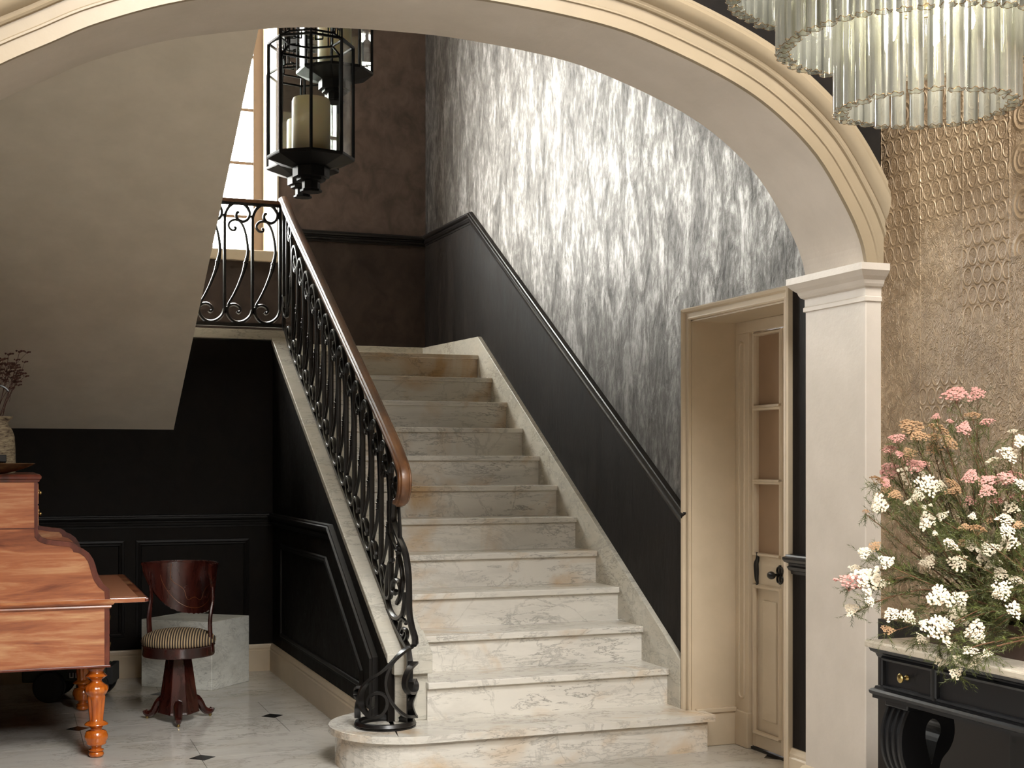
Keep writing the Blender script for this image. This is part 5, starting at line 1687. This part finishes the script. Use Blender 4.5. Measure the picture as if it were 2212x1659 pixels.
# the arrangement goes on along the planter beyond the frame
for i in range(46):
    p = Vector((r5.uniform(2.36, 2.74), r5.uniform(2.16, 2.62), r5.uniform(0.88, 1.34)))
    c = r5.choice('WWWPT')
    size = r5.uniform(0.018, 0.036)
    up = (Vector((-0.5, -0.5, 0.9)) + Vector((r5.gauss(0, .3), r5.gauss(0, .3), 0))).normalized()
    o = bpy.data.objects.new('flower_head', head_src[c, i % 4])
    C.objects.link(o)
    o.parent = shrub
    o.location = p - SH
    o.rotation_mode = 'QUATERNION'
    o.rotation_quaternion = up.to_track_quat('Z', 'Y') @ Matrix.Rotation(r5.uniform(0, 6.28), 3, 'Z').to_quaternion()
    o.scale = (size, size, size * 0.8)
    root = r5.choice(ROOTS[4:])
    cu = catmull([root, root.lerp(p, 0.55) + Vector((r5.gauss(0, .02), r5.gauss(0, .02), 0)), p - up * size * 0.7], 6)
    MB().tube([q_ - SH for q_ in cu], 0.002, 5).build('stem', 'stem', shrub, smooth=True)
    for j in range(3, len(cu) - 1):
        d = (cu[j + 1] - cu[j])
        sprig(foliage, cu[j] - SH, d, d.length, 10, 0.020)
        dd = (d.normalized() + Vector((r5.gauss(0, .6), r5.gauss(0, .6), r5.gauss(0.1, .4)))).normalized()
        sprig(foliage, cu[j] - SH, dd, r5.uniform(0.03, 0.075), 20, 0.017)
# loose leafy shoots low in the arrangement and to the sides
for k in range(170):
    root = r5.choice(ROOTS)
    p = root + Vector((r5.uniform(-0.26, 0.10), r5.gauss(0, 0.10), r5.uniform(-0.02, 0.34)))
    if p.x > XQ - 0.08:
        p.x = XQ - 0.08
    d = (p - root + Vector((-0.05, r5.gauss(0, .1), 0.10))).normalized()
    sprig(foliage, p - SH, d, r5.uniform(0.05, 0.11), 30, 0.020)
fo_ = foliage
fme = fo_.mesh('foliage')
fme.materials.append(M['leaf'])
fobj = bpy.data.objects.new('foliage', fme)
C.objects.link(fobj)
fobj.parent = shrub
fobj['kind'] = 'stuff'

# ================================================================== CHANDELIER
CHC = at(2000, 235, 3.3)
ch = thing('chandelier', 'tiered chandelier of ribbed clear glass tubes hanging in front of the arch', 'chandelier', (CHC.x, CHC.y, 2.148), -math.atan2(CHC.x, CHC.y))
tl = 0.30
prof_t = []
nt_ = 18


def lobed(r_):
    return lambda t, z: 1.0 + 0.045 * math.cos(6 * t)


b = MB()
vs, fs = [], []
ro, ri = 0.0182, 0.0150
for (r_, z) in ((ro, 0.0), (ro, tl), (ri, tl), (ri, 0.0)):
    for i in range(nt_):
        t = 2 * PI * i / nt_
        rr_ = r_ * (1 + 0.05 * math.cos(6 * t))
        vs.append((rr_ * math.cos(t), rr_ * math.sin(t), z))
for a in range(4):
    for i in range(nt_):
        j = (i + 1) % nt_
        fs.append((a * nt_ + i, a * nt_ + j, ((a + 1) % 4) * nt_ + j, ((a + 1) % 4) * nt_ + i))
tube_src = None
rim = MB()
rim.tube([((ro + 0.001) * (1 + 0.10 * math.cos(6 * t)) * math.cos(t), (ro + 0.001) * (1 + 0.10 * math.cos(6 * t)) * math.sin(t), 0.001 + 0.002 * math.cos(6 * t)) for t in [2 * PI * i / 36 for i in range(36)]], 0.0008, 4, closed=True)
rim_me = None
tiers = [(0.205, 0.178, 0.0, 28), (0.345, 0.290, 0.160, 46), (0.470, 0.395, 0.302, 62)]
for (a, c_, dz, nn) in tiers:
    fr = [((a) * math.cos(t), c_ * math.sin(t), dz + tl - 0.012) for t in [2 * PI * i / 60 for i in range(60)]]
    MB().tube(fr, 0.005, 6, closed=True).build('tier_frame', 'brass', ch, smooth=True)
    for k in range(nn):
        t = 2 * PI * (k + 0.5) / nn
        x, y = a * math.cos(t), c_ * math.sin(t)
        rz = rnd.uniform(0, 1)
        if tube_src is None:
            tube_src = MB().add(vs, fs).build('glass_tube', 'tube_glass', ch, smooth=True, loc=(x, y, dz), angle=60)
            rim_me = rim.build('wavy_rim', 'copper', tube_src)
            tb = tube_src
        else:
            tb = inst(tube_src, ch, (x, y, dz + rnd.uniform(-0.003, 0.003)), (0, 0, rz))
            rm = rim_me.copy()
            C.objects.link(rm)
            rm.parent = tb
for (a, zz0) in ((0.10, 0.23), (0.22, 0.42)):
    for k in range(5):
        t = 2 * PI * k / 5 + a
        bl = MB().lathe([(0.002, -0.045), (0.012, -0.035), (0.016, -0.02), (0.014, 0.0), (0.008, 0.015), (0.008, 0.03)], 12).build('bulb', 'bulb', ch, smooth=True, loc=(a * math.cos(t), a * math.sin(t), zz0))
b = MB()
for k in range(6):
    t = 2 * PI * k / 6
    b.tube([(0, 0, 0.62), (0.47 * math.cos(t), 0.395 * math.sin(t), 0.59)], 0.004, 5)
    b.tube([(0, 0, 0.46), (0.345 * math.cos(t), 0.29 * math.sin(t), 0.448)], 0.004, 5)
    b.tube([(0, 0, 0.30), (0.205 * math.cos(t), 0.178 * math.sin(t), 0.288)], 0.004, 5)
b.build('spokes', 'brass', ch)
MB().tube([(0, 0, 0.25), (0, 0, ZR - 2.148 - 0.03)], 0.010, 10).build('stem', 'brass', ch)
MB().lathe([(0.03, ZR - 2.148 - 0.06), (0.07, ZR - 2.148 - 0.02), (0.075, ZR - 2.148)], 24).build('ceiling_rose', 'brass', ch)
